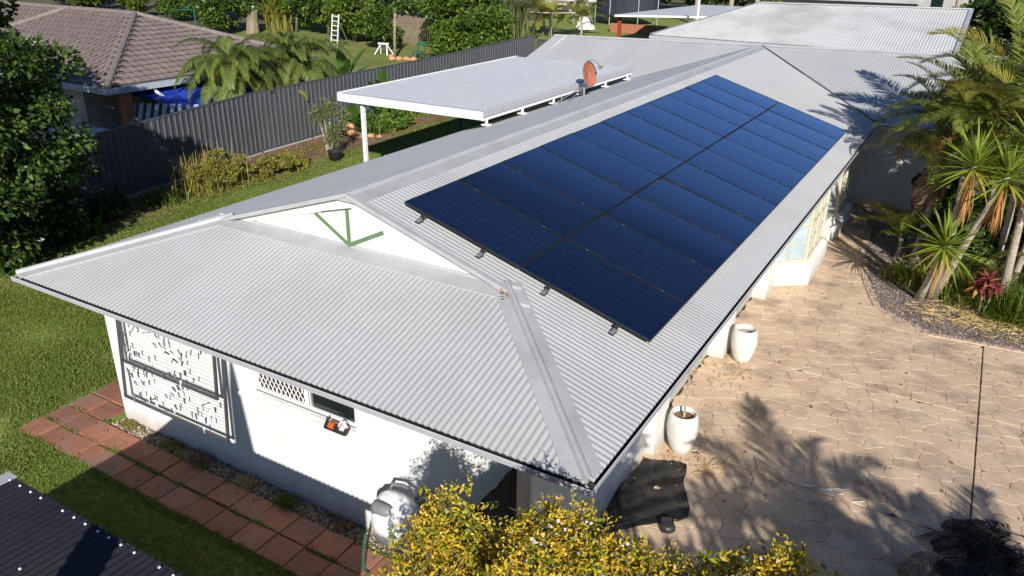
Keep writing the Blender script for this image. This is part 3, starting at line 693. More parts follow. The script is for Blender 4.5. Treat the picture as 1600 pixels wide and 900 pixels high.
# patio cover
PX0, PX1, PY0, PY1, PZ = -12.1, -7.62, 10.25, 19.4, 3.15
o = thing('patio_cover', 'flat white patio roof on thin posts raised over the left eave', 'patio cover', ((PX0+PX1)/2, PY0, .35))
mb = MB(); k = 0; y = PY0+.04; prof = []
while y < PY1-.05:
    prof += [(y, 0), (y+.19, 0), (y+.205, .005), (y+.222, .005), (y+.235, 0)]; y += .245
for x in (PX0+.05, PX1-.1): mb.v += [(x, yy, PZ+zz+.03*(x-PX1)/(PX0-PX1)) for yy, zz in prof]
n_ = len(prof)
for i in range(n_-1): mb.f.append((i, n_+i, n_+i+1, i+1))
mb.build('roof_sheet', M['patio'], o)
MB().box(PX0, PX1-.02, PY0-.02, PY0+.0, PZ-.17, PZ+.03).build('fascia', M['white'], o)
MB().box(PX0, PX0+.03, PY0+.002, PY1, PZ-.17, PZ+.055).build('fascia', M['white'], o)
MB().box(PX0+.02, PX1-.09, PY0+.001, PY0+.14, PZ+.0, PZ+.022).build('edge_flashing', M['gutter'], o)
g = MB(); g.box(PX1-.14, PX1, PY0, PY1, PZ-.1, PZ-.02); g.box(PX1-.012, PX1, PY0, PY1, PZ-.019, PZ+.035); g.box(PX1-.14, PX1-.13, PY0, PY1, PZ-.019, PZ+.03); g.build('gutter', M['gutter'], o)
MB().box(PX1-.10, PX1-.04, PY0+.05, PY1-.1, PZ-.2, PZ-.105).build('beam', M['white'], o)
MB().box(PX0+.3, PX0+.36, PY0+.05, PY1-.1, PZ-.16, PZ-.02).build('beam', M['white'], o)
RB = H+(W+PX1-.07)*TP
for y in (10.5, 12.2, 13.9, 15.6, 17.3, 19.0):
    MB().tube([(PX1-.07, y, RB-.02), (PX1-.07, y, PZ-.201)], .035, 8).box(PX1-.17, PX1+.03, y-.08, y+.08, RB+.03, RB+.06).build('riser_bracket', M['white'], o)
for x, y in ((-11.42, 10.42), (-11.8, 15.4), (-11.8, 19.2)):
    MB().box(x-.045, x+.045, y-.045, y+.045, T(x, y)-.02, PZ-.161 if y > 11 else PZ-.0).build('post', M['white'] if y < 11 else M['grey_metal'], o)
# folded clothesline on the front wall, with pegs
o = thing('clothesline', 'grey folded clothesline frame with many pegs hanging on the white front wall', 'clothesline', (-6.5, .6, .6))
cz = lambda z: .60-.12*(1.9-z)/1.3
def frame(x0, x1, z0, z1, dy, nm):
    b = MB()
    for x in (x0, x1): b.bar((x, cz(z0)-dy, z0), (x, cz(z1)-dy, z1), .036, .03, (1, 0, 0))
    b.bar((x0-.02, cz(z0)-dy, z0), (x1+.02, cz(z0)-dy, z0), .032, .036); return b.build(nm, M['grey_metal'], o)
frame(-7.58, -5.42, .62, 1.93, 0, 'outer_frame'); frame(-7.47, -5.52, 1.24, 1.93, .05, 'inner_frame')
b = MB()
for x in (-7.55, -5.45): b.box(x-.05, x+.05, .58, .66, 1.9, 2.02)
b.build('wall_bracket', M['grey_metal'], o)
for z0, z1, dy, x0, x1 in ((.66, 1.2, 0, -7.56, -5.44), (1.28, 1.88, .05, -7.45, -5.54)):
    for k in range(11):
        z = z0+(z1-z0)*k/10; MB().bar((x0, cz(z)-dy, z), (x1, cz(z)-dy, z), .0025, .0025).build('line', M['grey_plastic'], o)
pegm = []
for k, (mt) in enumerate(('grey_plastic', 'light_plastic', 'grey_metal')):
    b = MB(); b.add([(-.006, -.006, -.07), (.006, -.006, -.07), (.006, .006, -.07), (-.006, .006, -.07), (-.006, -.014, .02), (.006, -.014, .02), (.006, .014, .02), (-.006, .014, .02)], [(0, 3, 2, 1), (4, 5, 6, 7), (0, 1, 5, 4), (1, 2, 6, 5), (2, 3, 7, 6), (3, 0, 4, 7)])
    me = b.mesh('peg'); me.materials.append(M[mt]); pegm.append(me)
for k in range(84):
    up_ = rnd.random() < .52; z0, z1, dy, x0, x1 = ((1.28, 1.88, .05, -7.4, -5.6) if up_ else (.66, 1.2, 0, -7.5, -5.5))
    z = z0+(z1-z0)*rnd.randint(0, 10)/10; x = rnd.uniform(x0, x1)
    p = link('peg', pegm[rnd.choice((0, 0, 2, 1))], None, o, Vector((x, cz(z)-dy-.012, z))-Vector((-6.5, .6, .6))); p.rotation_euler = (rnd.uniform(-.2, .2), rnd.gauss(0, .25) if rnd.random() < .85 else rnd.uniform(-1.3, 1.3), rnd.uniform(-.5, .5))
# tool on the sill
o = thing('hand_tool', 'small orange and black tool with curved pale handle on the window sill', 'tool', (-3.5, .62, 1.40))
MB().tube([(-3.62, .585, 1.45), (-3.54, .585, 1.45)], .05, 14).build('reel_body', M['orange'], o)
MB().tube([(-3.54, .585, 1.45), (-3.505, .585, 1.45)], .036, 12).tube([(-3.655, .585, 1.45), (-3.621, .585, 1.45)], .03, 12).build('hub', M['black'], o)
MB().bar((-3.68, .54, 1.42), (-3.36, .54, 1.42), .02).bar((-3.68, .55, 1.42), (-3.68, .62, 1.52), .02).bar((-3.36, .53, 1.42), (-3.36, .60, 1.48), .04).build('black_frame', M['black'], o)
MB().tube([(-3.5, .6, 1.46)]+[(-3.49+.13*t, .59, 1.48+.07*math.sin(t*3.1)) for t in np.linspace(0, 1, 8)], .012, 6).build('handle', M['light_plastic'], o)
# hose reel
o = thing('hose_reel', 'pale grey wall mounted hose reel beside the golden hedge', 'hose reel', (-2.4, .3, .75))
def loft(secs, n=16):
    mb = MB()
    for (cx, cy, cz_, rx, rz) in secs:
        for j in range(n):
            t = 2*math.pi*j/n; e = .55; cs, sn = math.cos(t), math.sin(t)
            mb.v.append((cx+rx*math.copysign(abs(cs)**e, cs), cy, cz_+rz*math.copysign(abs(sn)**e, sn)))
    k = len(secs)
    for i in range(k-1):
        for j in range(n): j2 = (j+1) % n; mb.f.append((i*n+j, (i+1)*n+j, (i+1)*n+j2, i*n+j2))
    mb.f.append(tuple(range(n))); mb.f.append(tuple(range(k*n-1, (k-1)*n-1, -1))); return mb
loft([(-2.46, .08, .78, .10, .08), (-2.45, .10, .78, .19, .15), (-2.43, .17, .80, .27, .21), (-2.42, .33, .84, .29, .23), (-2.41, .41, .86, .25, .2), (-2.4, .45, .86, .14, .12)]).build('casing', M['light_plastic'], o, smooth=True)
loft([(-2.52, .10, .93, .09, .05), (-2.52, .13, .93, .14, .09), (-2.52, .2, .94, .15, .1)]).build('grey_panel', M['grey_plastic'], o, smooth=True)
loft([(-2.34, .10, .92, .03, .035), (-2.34, .16, .93, .045, .05)]).build('badge', M['light_plastic'], o, smooth=True)
MB().tube([(-2.2, .42, 1.0), (-2.25, .43, 1.1), (-2.42, .44, 1.14), (-2.58, .44, 1.1), (-2.62, .42, 1.0)], .022, 8).build('carry_handle', M['grey_plastic'], o, smooth=True)
MB().box(-2.3, -2.12, .45, .66, .7, 1.0).tube([(-2.2, .42, .6), (-2.2, .42, 1.06)], .05, 10).build('wall_bracket', M['grey_plastic'], o)
loft([(-2.42, .12, .56, .2, .05), (-2.42, .25, .55, .25, .07), (-2.42, .38, .56, .2, .05)]).build('lower_tray', M['grey_plastic'], o, smooth=True)
MB().tube([(-2.68, .18, .72), (-2.78, .14, .5), (-2.82, .12, .25), (-2.8, .1, .02), (-2.7, .06, .025)], .014, 8).build('hose', M['green_paint'], o)
MB().tube([(-2.72, .2, .77), (-2.66, .18, .72)], [.04, .03], 10).build('hose_stop', M['light_plastic'], o)
# pots
prof = [(r_*.9, z_*.8) for r_, z_ in [(.12, 0), (.15, .02), (.19, .14), (.235, .34), (.25, .52), (.24, .68), (.22, .78), (.21, .80), (.19, .80), (.185, .77), (.17, .70)]]
def pot(x, y, lab, filled):
    o = thing('planter_pot', lab, 'pot', (x, y, 0), 'tall white pots along the garage wall')
    b = MB(); b.lathe(prof, (x, y, 0), 36, cap=False); b.poly([(x+.108*math.cos(t), y+.108*math.sin(t), 0.001) for t in np.linspace(2*math.pi, 0, 36, endpoint=False)]); b.build('pot_body', M['pot'], o, smooth=True)
    MB().lathe([(.168, .615), (.157, .48)]+([] if filled else [(.128, .28)]), (x, y, -.002), 30, cap=False).build('inner_wall', M['pot_in'], o, smooth=True)
    z = .57 if filled else .3
    b = MB(); b.poly([(x+.16*math.cos(t), y+.16*math.sin(t), z) for t in np.linspace(0, 2*math.pi, 30, endpoint=False)]); b.build('soil', M['soil'] if filled else M['pot_in'], o)
pot(-.43, 7.52, 'empty tall white pot by the farther garage pillar', False)
pot(-.45, 4.34, 'tall white pot of soil holding a bare thin sapling', True)
o = thing('sapling', 'thin nearly bare sapling in the nearer white pot', 'sapling', (-.45, 4.34, .57))
MB().tube([(-.45, 4.34, .56), (-.44, 4.34, 1.1), (-.42, 4.3, 1.5), (-.40, 4.36, 1.86)], [.02, .014, .009, .005], 6).build('trunk', M['palebark'], o)
V, F = cat_vf([leafquads(np.array([(-.42+rnd.gauss(0, .09), 4.3+rnd.gauss(0, .09), rnd.uniform(1.25, 1.9)) for _ in range(34)]), rng.normal(size=(34, 3)), .07, .018)])
nplink('leaves', V, F, M['l_orange'], o)
b = MB()
for k in range(9):
    z = 1.2+.07*k; t = rnd.uniform(0, 6.3); p = Vector((-.43, 4.27+(z-1.2)*.12, z)); b.tube([p, p+Vector((math.cos(t)*.12, math.sin(t)*.12, .1))], [.005, .003], 4)
tag(b.build('twigs', M['bark'], o), kind='stuff')
scatter_chips('fallen_leaves', 260, lambda: (rnd.choice((-.45, -.45, -.6, -.4))+rnd.gauss(0, .16), rnd.choice((4.0, 4.7, 6.9, 7.2, 3.9))+rnd.gauss(0, .3), .006), .05, 'l_orange', .35, .2, .004)
# gate: black palings between front wall and hedge
o = thing('paling_gate', 'black upright paling fence meeting the front wall by the hedge', 'fence', (-1.1, -.1, 0))
me = MB().bbox(-.012, .012, -.05, .05, 0, 1.78, .004).mesh('paling'); me.materials.append(M['fence_dark'])
for k in range(13): link('paling', me, None, o, (0+rnd.uniform(-.004, .004), .7-.11*k, rnd.uniform(-.02, .02)))
MB().box(-1.14, -1.115, -.75, .65, .35, .43).build('rail', M['fence_dark'], o); MB().box(-1.14, -1.115, -.75, .65, 1.4, 1.48).build('rail', M['fence_dark'], o)
# black plastic sheet, mat and stray bits on the driveway
def rumple(name, corners, z, n, mat, amp, lab=None, cat=None, parent=None, seed=1, lift=None):
    r_ = np.random.default_rng(seed); V = []; ph = r_.uniform(0, 6, 8); fq = r_.uniform(3, 11, (8, 2))
    for j in range(n+1):
        for i in range(n+1):
            u, v = i/n, j/n; p = [(1-u)*(1-v)*corners[0][k]+u*(1-v)*corners[1][k]+u*v*corners[2][k]+(1-u)*v*corners[3][k] for k in range(2)]
            p[0] += .03*math.sin(9*v+ph[0]); p[1] += .03*math.sin(8*u+ph[1])
            h = sum(abs(math.sin(fq[k][0]*u+fq[k][1]*v+ph[k]+math.sin(5*u*fq[k][1]/6+ph[k]))) for k in range(8))/8
            V.append((p[0], p[1], z+amp*h*h+(lift(u, v) if lift else 0)))
    F = [(j*(n+1)+i, j*(n+1)+i+1, (j+1)*(n+1)+i+1, (j+1)*(n+1)+i) for j in range(n) for i in range(n)]
    me = npmesh(name, np.array(V)-(np.array(WL[parent.name]) if parent else 0), np.array(F), True); ob = link(name, me, M[mat], parent)
    if lab: tag(ob, lab, cat)
    return ob
rumple('plastic_sheet', [(-.84, 1.9), (.16, 2.95), (-.27, 4.05), (-.84, 3.85)], .008, 60, 'black_tarp', .045, 'crumpled black plastic sheet lying on the driveway below the roof corner', 'plastic sheet', seed=4, lift=lambda u, v: .012*math.sin(14*v+5*u)+.012*math.sin(23*v-4*u+1))
o = tag(loft([(0, -.12, .06, .03, .03), (0, -.08, .065, .09, .06), (0, .08, .065, .09, .06), (0, .12, .06, .03, .03)]).build('black_bag', M['black'], smooth=True), 'small black bundle at the edge of the black plastic sheet', 'bundle'); o.location = (-.02, 2.62, .0); o.rotation_euler.z = .6
b = MB()
for k in range(14):
    x, y, t = 1.52+rnd.gauss(0, .14), 4.46+rnd.gauss(0, .05), rnd.gauss(.35, .2); l = rnd.uniform(.06, .2); b.bar((x, y, .012), (x+math.cos(t)*l, y+math.sin(t)*l, .014+rnd.uniform(0, .02)), .008, .006)
tag(b.build('twig_pile', M['white']), 'scatter of bleached white twigs in the tree shade on the driveway', 'twigs')
b = MB()
for k in range(26):
    t = rnd.uniform(0, 6.3); x, y = -.0+rnd.gauss(0, .05), 4.05+rnd.gauss(0, .05); l = rnd.uniform(.15, .42); b.tube([(x, y, .02), (x+math.cos(t)*l*.5, y+math.sin(t)*l*.5, .045), (x+math.cos(t)*l, y+math.sin(t)*l, .012)], [.004, .003, .001], 4)
tag(b.build('dry_grass_tuft', M['straw']), 'small flattened tuft of dry straw on the driveway by the nearer pot', 'dry grass')
P = np.array([(rnd.uniform(-.6, 4.5), rnd.uniform(3, 12), .014) for _ in range(70)]); P = np.array([p for p in P if not bed_y(p[0], p[1])]); D = rng.normal(size=(len(P), 3)); D[:, 2] *= .15
V, F = leafquads(P, D, rng.uniform(.04, .1, len(P)), .018, .3); tag(nplink('leaf_litter', V, F, M['l_dead']), kind='stuff')
# dry leaf clump caught at the hip
P = np.array([(-2.05+rnd.gauss(0, .03)+.04*k, 1.98-.05*k+rnd.gauss(0, .04), H+(1.98-.05*k)*TP+.04) for k in range(5) for _ in range(3)]); D = rng.normal(size=(len(P), 3)); D[:, 2] *= .1
V, F = leafquads(P, D, rng.uniform(.05, .1, len(P)), .022, .1); tag(nplink('leaf_clump', V, F, M['l_dead']), 'brown dry leaves caught at the top of the hip flashing', 'dry leaves', kind='stuff')
# garden shed with dark corrugated roof
SX0, SX1, SY0, SY1, SZ = -4.45, -.9, -5.2, -2.44, 2.3
o = thing('garden_shed', 'dark shed with corrugated roof and white screw heads in the bottom left corner', 'shed', ((SX0+SX1)/2, -3.8, 0))
SP = .078
b = MB(); n_ = int((SX1-SX0)/SP*8)
for i in range(n_+1):
    x = SX0+(SX1-SX0)*i/n_; h = .011*math.cos(2*math.pi*(x-SX0)/SP)
    b.v += [(x, SY1, SZ+h), (x, SY0, SZ+.12+h)]
    if i: p = 2*i; b.f.append((p-2, p-1, p+1, p))
b.build('roof_sheet', M['shed'], o, smooth=True)
scm = MB().lathe([(.0115, 0), (.011, .006), (.006, .011)], n=8).mesh('screw'); scm.materials.append(M['white'])
for yy, stp in ((SY1-.05, 2), (SY1-.62, 5), (SY1-1.3, 4)):
    for k in range(0, int((SX1-SX0)/SP), stp):
        if rnd.random() < .93: link('screw', scm, None, o, Vector((SX0+k*SP+(rnd.uniform(-.01, .01)), yy, SZ+.0105+(SY1-yy)*.0435))-WL[o.name])
MB().box(SX0+.05, SX1-.05, SY1-.06, SY1-.02, SZ-.1, SZ-.012).box(SX0+.05, SX0+.09, SY0, SY1-.061, SZ-.1, SZ-.012).build('frame', M['timber'], o)
MB().box(SX0-.14, SX0-.01, SY0, SY1+.01, SZ-.03, SZ+.02).build('edge_gutter', M['gutter'], o)
MB().box(SX0+.09, SX0+.12, SY0, SY1-.09, 0, SZ-.05).box(SX0+.121, SX1-.1, SY1-.11, SY1-.08, 0, SZ-.02).build('wall', M['tin_grey'], o)

# ================================================================== FENCES
def panel_fence(name, lab, pts, panel=2.35, hfun=None, mat='tin_grey', group=None, cat='fence', rib=.2):
    o = thing(name, lab, cat, (pts[0][0], pts[0][1], T(*pts[0])), group)
    for (p, q) in zip(pts[:-1], pts[1:]):
        L_ = math.hypot(q[0]-p[0], q[1]-p[1]); n = max(1, round(L_/panel)); dx, dy = (q[0]-p[0])/L_, (q[1]-p[1])/L_
        for k in range(n):
            s0, s1 = L_*k/n, L_*(k+1)/n; a = (p[0]+dx*s0, p[1]+dy*s0); c = (p[0]+dx*s1, p[1]+dy*s1)
            za, zc = hfun(*a), hfun(*c); ba, bc = T(*a), T(*c); b = MB(); m = max(2, int((s1-s0)/rib)); pr = []
            for i in range(m):
                for f, off in ((0, 0), (.62, 0), (.72, .028), (.9, .028)): pr.append(((i+f)/m, off))
            pr.append((1, 0)); kk = len(pr)
            for z0, z1 in ((0, 0), (1, 1)):
                for t, off in pr:
                    x = a[0]+(c[0]-a[0])*t+dy*off; y = a[1]+(c[1]-a[1])*t-dx*off; z = (za+(zc-za)*t-.04) if z0 else (ba+(bc-ba)*t+.12)
                    b.v.append((x, y, z))
            for i in range(kk-1): b.f.append((i, i+1, kk+i+1, kk+i))
            b.build('fence_sheet', M[mat], o)
            MB().bar((*a, za-.02), (*c, zc-.02), .05, .045).build('rail', M[mat], o); MB().bar((*a, ba+.1), (*c, bc+.1), .05, .05).build('rail', M[mat], o)
            b = MB(); b.bar((a[0], a[1], ba-.1), (a[0], a[1], za+.004), .06, .06); b.build('post', M[mat], o)
            b = MB(); b.bar((a[0], a[1], ba-.02), (c[0], c[1], bc-.02), .05, .17); b.build('sleeper', M['concrete'], o)
    return o
def ftop(x, y): return np.interp(y, [3, 6.1, 12.5, 15.6, 19, 23.2, 30.8], [2.15, 2.22, 2.36, 2.4, 2.43, 2.49, 2.68])
panel_fence('metal_fence', 'long dark grey metal fence dividing the house from the tiled house next door', [(-16.2, 1.5), (-16.85, 6.2), (-17.7, 12.5), (-17.72, 30.9)], hfun=ftop)
panel_fence('metal_fence', 'short dark grey fence closing the yard behind the white wing roof', [(-17.6, 31.0), (-9.5, 31.4)], hfun=lambda x, y: 2.45)
panel_fence('metal_fence', 'distant grey metal fence behind the backyard trees next door', [(-46, 56), (-33.5, 48)], hfun=lambda x, y: T(x, y)+3.2, rib=.35)
o = thing('timber_fence', 'pale weathered timber fence between the two round shrubs and the far grey fence', 'fence', (-31, 37.5, .75))
me = MB().bbox(-.07, .07, -.012, .012, 0, 1.75, .004).mesh('paling'); me.materials.append(M['timber'])
for k in range(44): t = k/43; q = link('paling', me, None, o, (-4.0+8.4*t, 1.0-1.9*t, rnd.uniform(-.06, .05))); q.rotation_euler.z = -.22+rnd.uniform(-.03, .03)

# weeds in the gravel strip
def tuft(lab, x, y, n, L_, mat, wd=.005):
    P = np.array([x, y, 0.])+rng.normal(size=(n, 3))*np.array([.09, .04, 0]); D = rng.normal(size=(n, 3))*.55+np.array([0, -.15, .9])
    V, F = leafquads(P, D, rng.uniform(.5, 1.2, n)*L_, wd, .2, .3); return tag(nplink('weed_tuft', V, F, M[mat]), lab, 'weed', 'weeds along the front wall', 'stuff')
tuft('reddish dry weed tuft in the gravel below the clothesline', -6.15, .5, 420, .2, 'l_dead'); tuft('dry weed tuft next to the reddish one, nearer the corner', -6.75, .53, 200, .16, 'l_weed')
tuft('green weed tuft at the edge of the gravel below the window', -4.42, .47, 320, .2, 'l_mid'); tuft('straw coloured weed tuft in the gravel below the window', -5.2, .5, 220, .15, 'straw')
tuft('low straw coloured weeds at the wall corner by the pavers', -7.75, .55, 420, .1, 'l_weed'); tuft('small dry weed tuft in the gravel near the hose reel', -3.5, .52, 160, .13, 'l_dead')
# ================================================================== PLANTS
def tree(name, lab, base, cc, rad, nclump, nleaf, ls, mat, tr=.12, group=None, bark='bark', cat='tree', clump=.42, low=-.9, mats=None, asp=.34):
    base = Vector(base); cc = Vector(cc); o = thing(name, lab, cat, tuple(base), group)
    rad = np.array(rad if hasattr(rad, '__len__') else (rad,)*3, float)
    d = unit(rng.normal(size=(nclump*3, 3))); d = d[d[:, 2] > low][:nclump]
    ctr = np.array(cc)+d*rad*rng.uniform(.3, 1.1, (len(d), 1))**.6
    csz = rng.uniform(.55, 1.15, len(ctr))*clump*rad.min()
    tb = MB(); top = cc+Vector((0, 0, rad[2]*.2)); pts = [base+(top-base)*t+Vector((math.sin(t*4)*.08*rad[0], math.cos(t*3)*.06*rad[0], 0)) for t in (0, .3, .6, 1)]
    pts[0] = base-Vector((0, 0, .1))
    tb.tube(pts, [tr*1.25, tr, tr*.7, tr*.25], 9).build('trunk', M[bark], o, smooth=True)
    lb = MB()
    for i in range(min(len(ctr), 22)):
        t = rnd.uniform(.35, .9); p = base+(top-base)*t; q = Vector(ctr[i]); m = p.lerp(q, .5)+Vector((0, 0, .12*(q-p).length))
        lb.tube([p, m, q], [tr*.36, tr*.22, tr*.07], 5)
    lb.build('limbs', M[bark], o, smooth=True)
    ci = rng.choice(len(ctr), nleaf, p=csz**2/np.sum(csz**2))
    off = unit(rng.normal(size=(nleaf, 3)))*(rng.random((nleaf, 1))**.42)*csz[ci][:, None]*np.array([1.15, 1.15, .8])
    P = ctr[ci]+off; out = unit(P-np.array(cc))
    D = off/csz[ci][:, None]*.7+out*.5+rng.normal(size=(nleaf, 3))*.55+np.array([0, 0, .1])
    if mats is None: mats = [(mat, 1.)]
    k0 = 0; perm = rng.permutation(nleaf)
    for mi, (mt, fr_) in enumerate(mats):
        idx = perm[k0:k0+int(nleaf*fr_)]; k0 += int(nleaf*fr_)
        L_ = ls*rng.uniform(.6, 1.35, len(idx)); V, F = leafquads(P[idx], D[idx], L_, L_*asp, .3, .12); nplink('crown', V, F, M[mt], o)
    return o
def frond_mesh(name, L_, e0, bend, n, ll, wd, vup=.35, mat='l_palm', drp=.35, tipf=.35, seed=0):
    """arching pinnate frond from the origin along +X"""
    r_ = np.random.default_rng(seed); ts = np.linspace(0, 1, 14); P = [np.zeros(3)]
    for i in range(1, 14):
        e = e0-bend*(ts[i]**1.3); P.append(P[-1]+np.array([math.cos(e), 0, math.sin(e)])*L_/13)
    P = np.array(P); V = []; F = []
    def at(t):
        x = t*13; i = min(int(x), 12); f = x-i; p = P[i]*(1-f)+P[i+1]*f; d = P[i+1]-P[i]; return p, d/np.linalg.norm(d)
    w_ = .022*L_/2
    for i in range(13):
        a, b_ = P[i], P[i+1]; w0 = w_*(1-ts[i]*.85); w1 = w_*(1-ts[i+1]*.85)
        k = len(V); V += [a+[0, w0, 0], a-[0, w0, 0], b_-[0, w1, 0], b_+[0, w1, 0]]; F.append((k, k+1, k+2, k+3))
    for s in (1, -1):
        for k in range(n):
            t = .14+.86*(k+r_.uniform(-.3, .3))/n; t = min(.995, max(.1, t)); p, d = at(t)
            l = ll*(math.sin(math.pi*min(1, .16+.84*t)**.8)*(1-tipf)+tipf*.7)*r_.uniform(.85, 1.1)
            up_ = np.array([-d[2], 0, d[0]]); dr = np.array([0, s, 0])*.8+d*(.45+.5*t)+up_*vup+r_.normal(size=3)*.07; dr /= np.linalg.norm(dr)
            q1 = p+dr*l*.5; d2 = dr+np.array([0, 0, -drp]); d2 /= np.linalg.norm(d2); q2 = q1+d2*l*.5
            wv = np.cross(dr, up_); wv /= max(1e-6, np.linalg.norm(wv)); wv = wv*wd
            j = len(V); V += [p+wv*.3, p-wv*.3, q1-wv, q1+wv, q2-wv*.12, q2+wv*.12]; F += [(j, j+1, j+2, j+3), (j+3, j+2, j+4, j+5)]
    me = npmesh(name, np.array(V), np.array(F)); me.materials.append(M[mat]); return me
PF = [frond_mesh('frond', 2.1, 1.25, 1.35, 84, .6, .0145, .4, 'l_palm', .35, seed=1), frond_mesh('frond', 1.9, 1.0, 1.5, 80, .56, .0145, .3, 'l_palm', .55, seed=2), frond_mesh('frond', 2.0, .95, 1.3, 82, .58, .0145, .45, 'l_palmy', .3, seed=3), frond_mesh('dead_frond', 1.2, -.4, 1.0, 40, .4, .012, .0, 'l_dead', .9, seed=4), frond_mesh('dead_frond', 1.4, .55, 2.1, 44, .42, .014, .1, 'l_orange', .8, seed=5)]
FF = [frond_mesh('frond', 2.2, 1.2, 2.0, 150, .6, .008, .4, 'l_fine', 1.2, seed=6), frond_mesh('frond', 2.1, .8, 1.9, 150, .6, .008, .3, 'l_fine', 1.5, seed=7), frond_mesh('frond', 1.5, 1.1, 2.3, 60, .42, .013, .3, 'l_palmy', 1.0, seed=8)]
def palm(name, lab, base, top, fronds, tr=.06, group=None, scale=1., bark='palebark', cat='palm'):
    base = Vector(base); top = Vector(top); o = thing(name, lab, cat, tuple(base), group)
    m = base.lerp(top, .5)+Vector((.05, .03, 0)); pts = [base-Vector((0, 0, .1)), base.lerp(m, .5), m, m.lerp(top, .5), top]
    b = MB(); b.tube(pts, [tr*1.3, tr, tr*.95, tr*.9, tr*.8], 9).build('trunk', M[bark], o, smooth=True)
    for me, az, tilt, s in fronds:
        f = link(me.name.split('.')[0], me, None, o, top-base+Vector((0, 0, rnd.uniform(-.1, .05)))); f.rotation_euler = (rnd.uniform(-.25, .25), tilt, az); f.scale = (s*scale,)*3
    return o
def ring(meshes, n, t0=-.5, t1=.8, s0=.85, s1=1.1, az0=None):
    az0 = rnd.uniform(0, 6) if az0 is None else az0
    return [(rnd.choice(meshes), az0+k*2.399+rnd.uniform(-.2, .2), t0+(t1-t0)*k/max(1, n-1), rnd.uniform(s0, s1)) for k in range(n)]
GP = 'tall feathery palms in the garden bed on the right'
palm('feather_palm', 'largest feathery palm on the right, its tall fronds crossing the far white roof', (2.3, 13.8, 0), (2.25, 13.9, 3.3), ring(PF[:3], 18, -.5, .45, .9, 1.15)+[(PF[4], 3.6, .55, 1.0), (PF[4], 3.2, .35, .8)], .07, GP, 1)
palm('feather_palm', 'feathery palm at the right edge of the photo behind the yucca heads', (3.3, 13.6, 0), (3.2, 13.3, 3.3), ring(PF[:3], 16, -.45, .8, 1., 1.3), .07, GP)
palm('feather_palm', 'palm with drooping fronds closest to the shaded white wing wall', (1.5, 16.2, 0), (1.6, 15.9, 2.9), ring([PF[0], PF[1]], 14, -.4, .55, .8, 1.)+[(PF[4], 3.5, .35, .95), (PF[4], 2.6, .4, .8)], .06, GP)
palm('feather_palm', 'palm with a skirt of dead hanging fronds between wall and yuccas', (1.75, 14.4, 0), (1.72, 14.2, 2.5), ring(PF[:2], 10, -.3, .7, .7, .95)+[(PF[3], k*.9, rnd.uniform(.4, .9), rnd.uniform(.8, 1.1)) for k in range(9)], .09, GP)
palm('feather_palm', 'palm rising above the others at the top right corner', (3.0, 16.2, 0), (2.9, 16, 3.9), ring(PF[:3], 17, -.4, .7, 1.05, 1.3), .08, GP)
palm('feather_palm', 'dark palm in the gap between the wing wall and the tallest palm', (2.4, 17.0, 0), (2.4, 16.9, 2.4), ring(PF[:2], 14, -.4, .7, .9, 1.1), .08, GP)
palm('feather_palm', 'palm with bright fronds hanging over the forked yucca', (3.6, 12.9, 0), (3.7, 12.7, 3.2), ring(PF[:3], 14, -.3, .8, .8, 1.1), .07, GP)
palm('feather_palm', 'low dark palm growing in the shade under the yellow leaning frond', (1.35, 14.6, 0), (1.35, 14.5, .55), ring([PF[0], PF[1]], 10, -.2, .5, .5, .72)+[(PF[2], 2.5, .1, .8)], .06, GP)
palm('feather_palm', 'low dark palm growing directly behind the red cordyline', (3.3, 13.2, 0), (3.3, 13.1, .4), ring([PF[0], PF[1]], 11, -.2, .5, .5, .7), .06, GP)
palm('feather_palm', 'low dark palm filling the right edge behind the grassy clump', (4.4, 12.9, 0), (4.4, 12.9, .9), ring([PF[0], PF[1]], 11, -.3, .6, .6, .8), .06, GP)
# yuccas
def strap(L_, wd, mat, drp, nm='leaf'):
    V = []; F = []; n = 4
    for i in range(n+1):
        t = i/n; w_ = wd*(.55+.9*t-1.45*t*t+.02); x = L_*t; z = -drp*L_*t*t
        V += [(x, w_, z+w_*.45), (x, 0, z), (x, -w_, z+w_*.45)]
        if i: k = 3*i; F += [(k-3, k, k+1, k-2), (k-2, k+1, k+2, k-1)]
    me = npmesh(nm, np.array(V), np.array(F)); me.materials.append(M[mat]); return me
YL = [strap(.88, .042, 'l_yucca', .08), strap(.78, .042, 'l_yucca', .16), strap(.7, .04, 'l_yuccay', .3)]
YD = strap(.62, .022, 'l_orange', .15, 'dead_leaf')
def yhead(o, c, n, sc_=1., dead=0, yel=.12, nd=40, axis=(0, 0, 1)):
    for k in range(n):
        t = (k+.5)/n; el = 1.45-2.1*t**.9; az = k*2.39996
        me = YL[2] if (t > .75 and rnd.random() < .6) or rnd.random() < yel*.3 else YL[rnd.randint(0, 1)]
        f = link('leaf', me, None, o, Vector(c)-WL[o.name]+Vector((0, 0, -.12*t))); f.rotation_euler = (rnd.uniform(-.2, .2), -el+rnd.uniform(-.12, .12), az); f.scale = (sc_*rnd.uniform(.85, 1.08),)*3
    for k in range(dead):
        f = link('dead_leaf', YD, None, o, Vector(c)-WL[o.name]+Vector((0, 0, -.15-.45*k/dead))); f.rotation_euler = (0, rnd.uniform(1.1, 1.5), rnd.uniform(0, 6.3)); f.scale = (sc_*rnd.uniform(.8, 1.15),)*3
GY = 'yuccas in the garden bed'
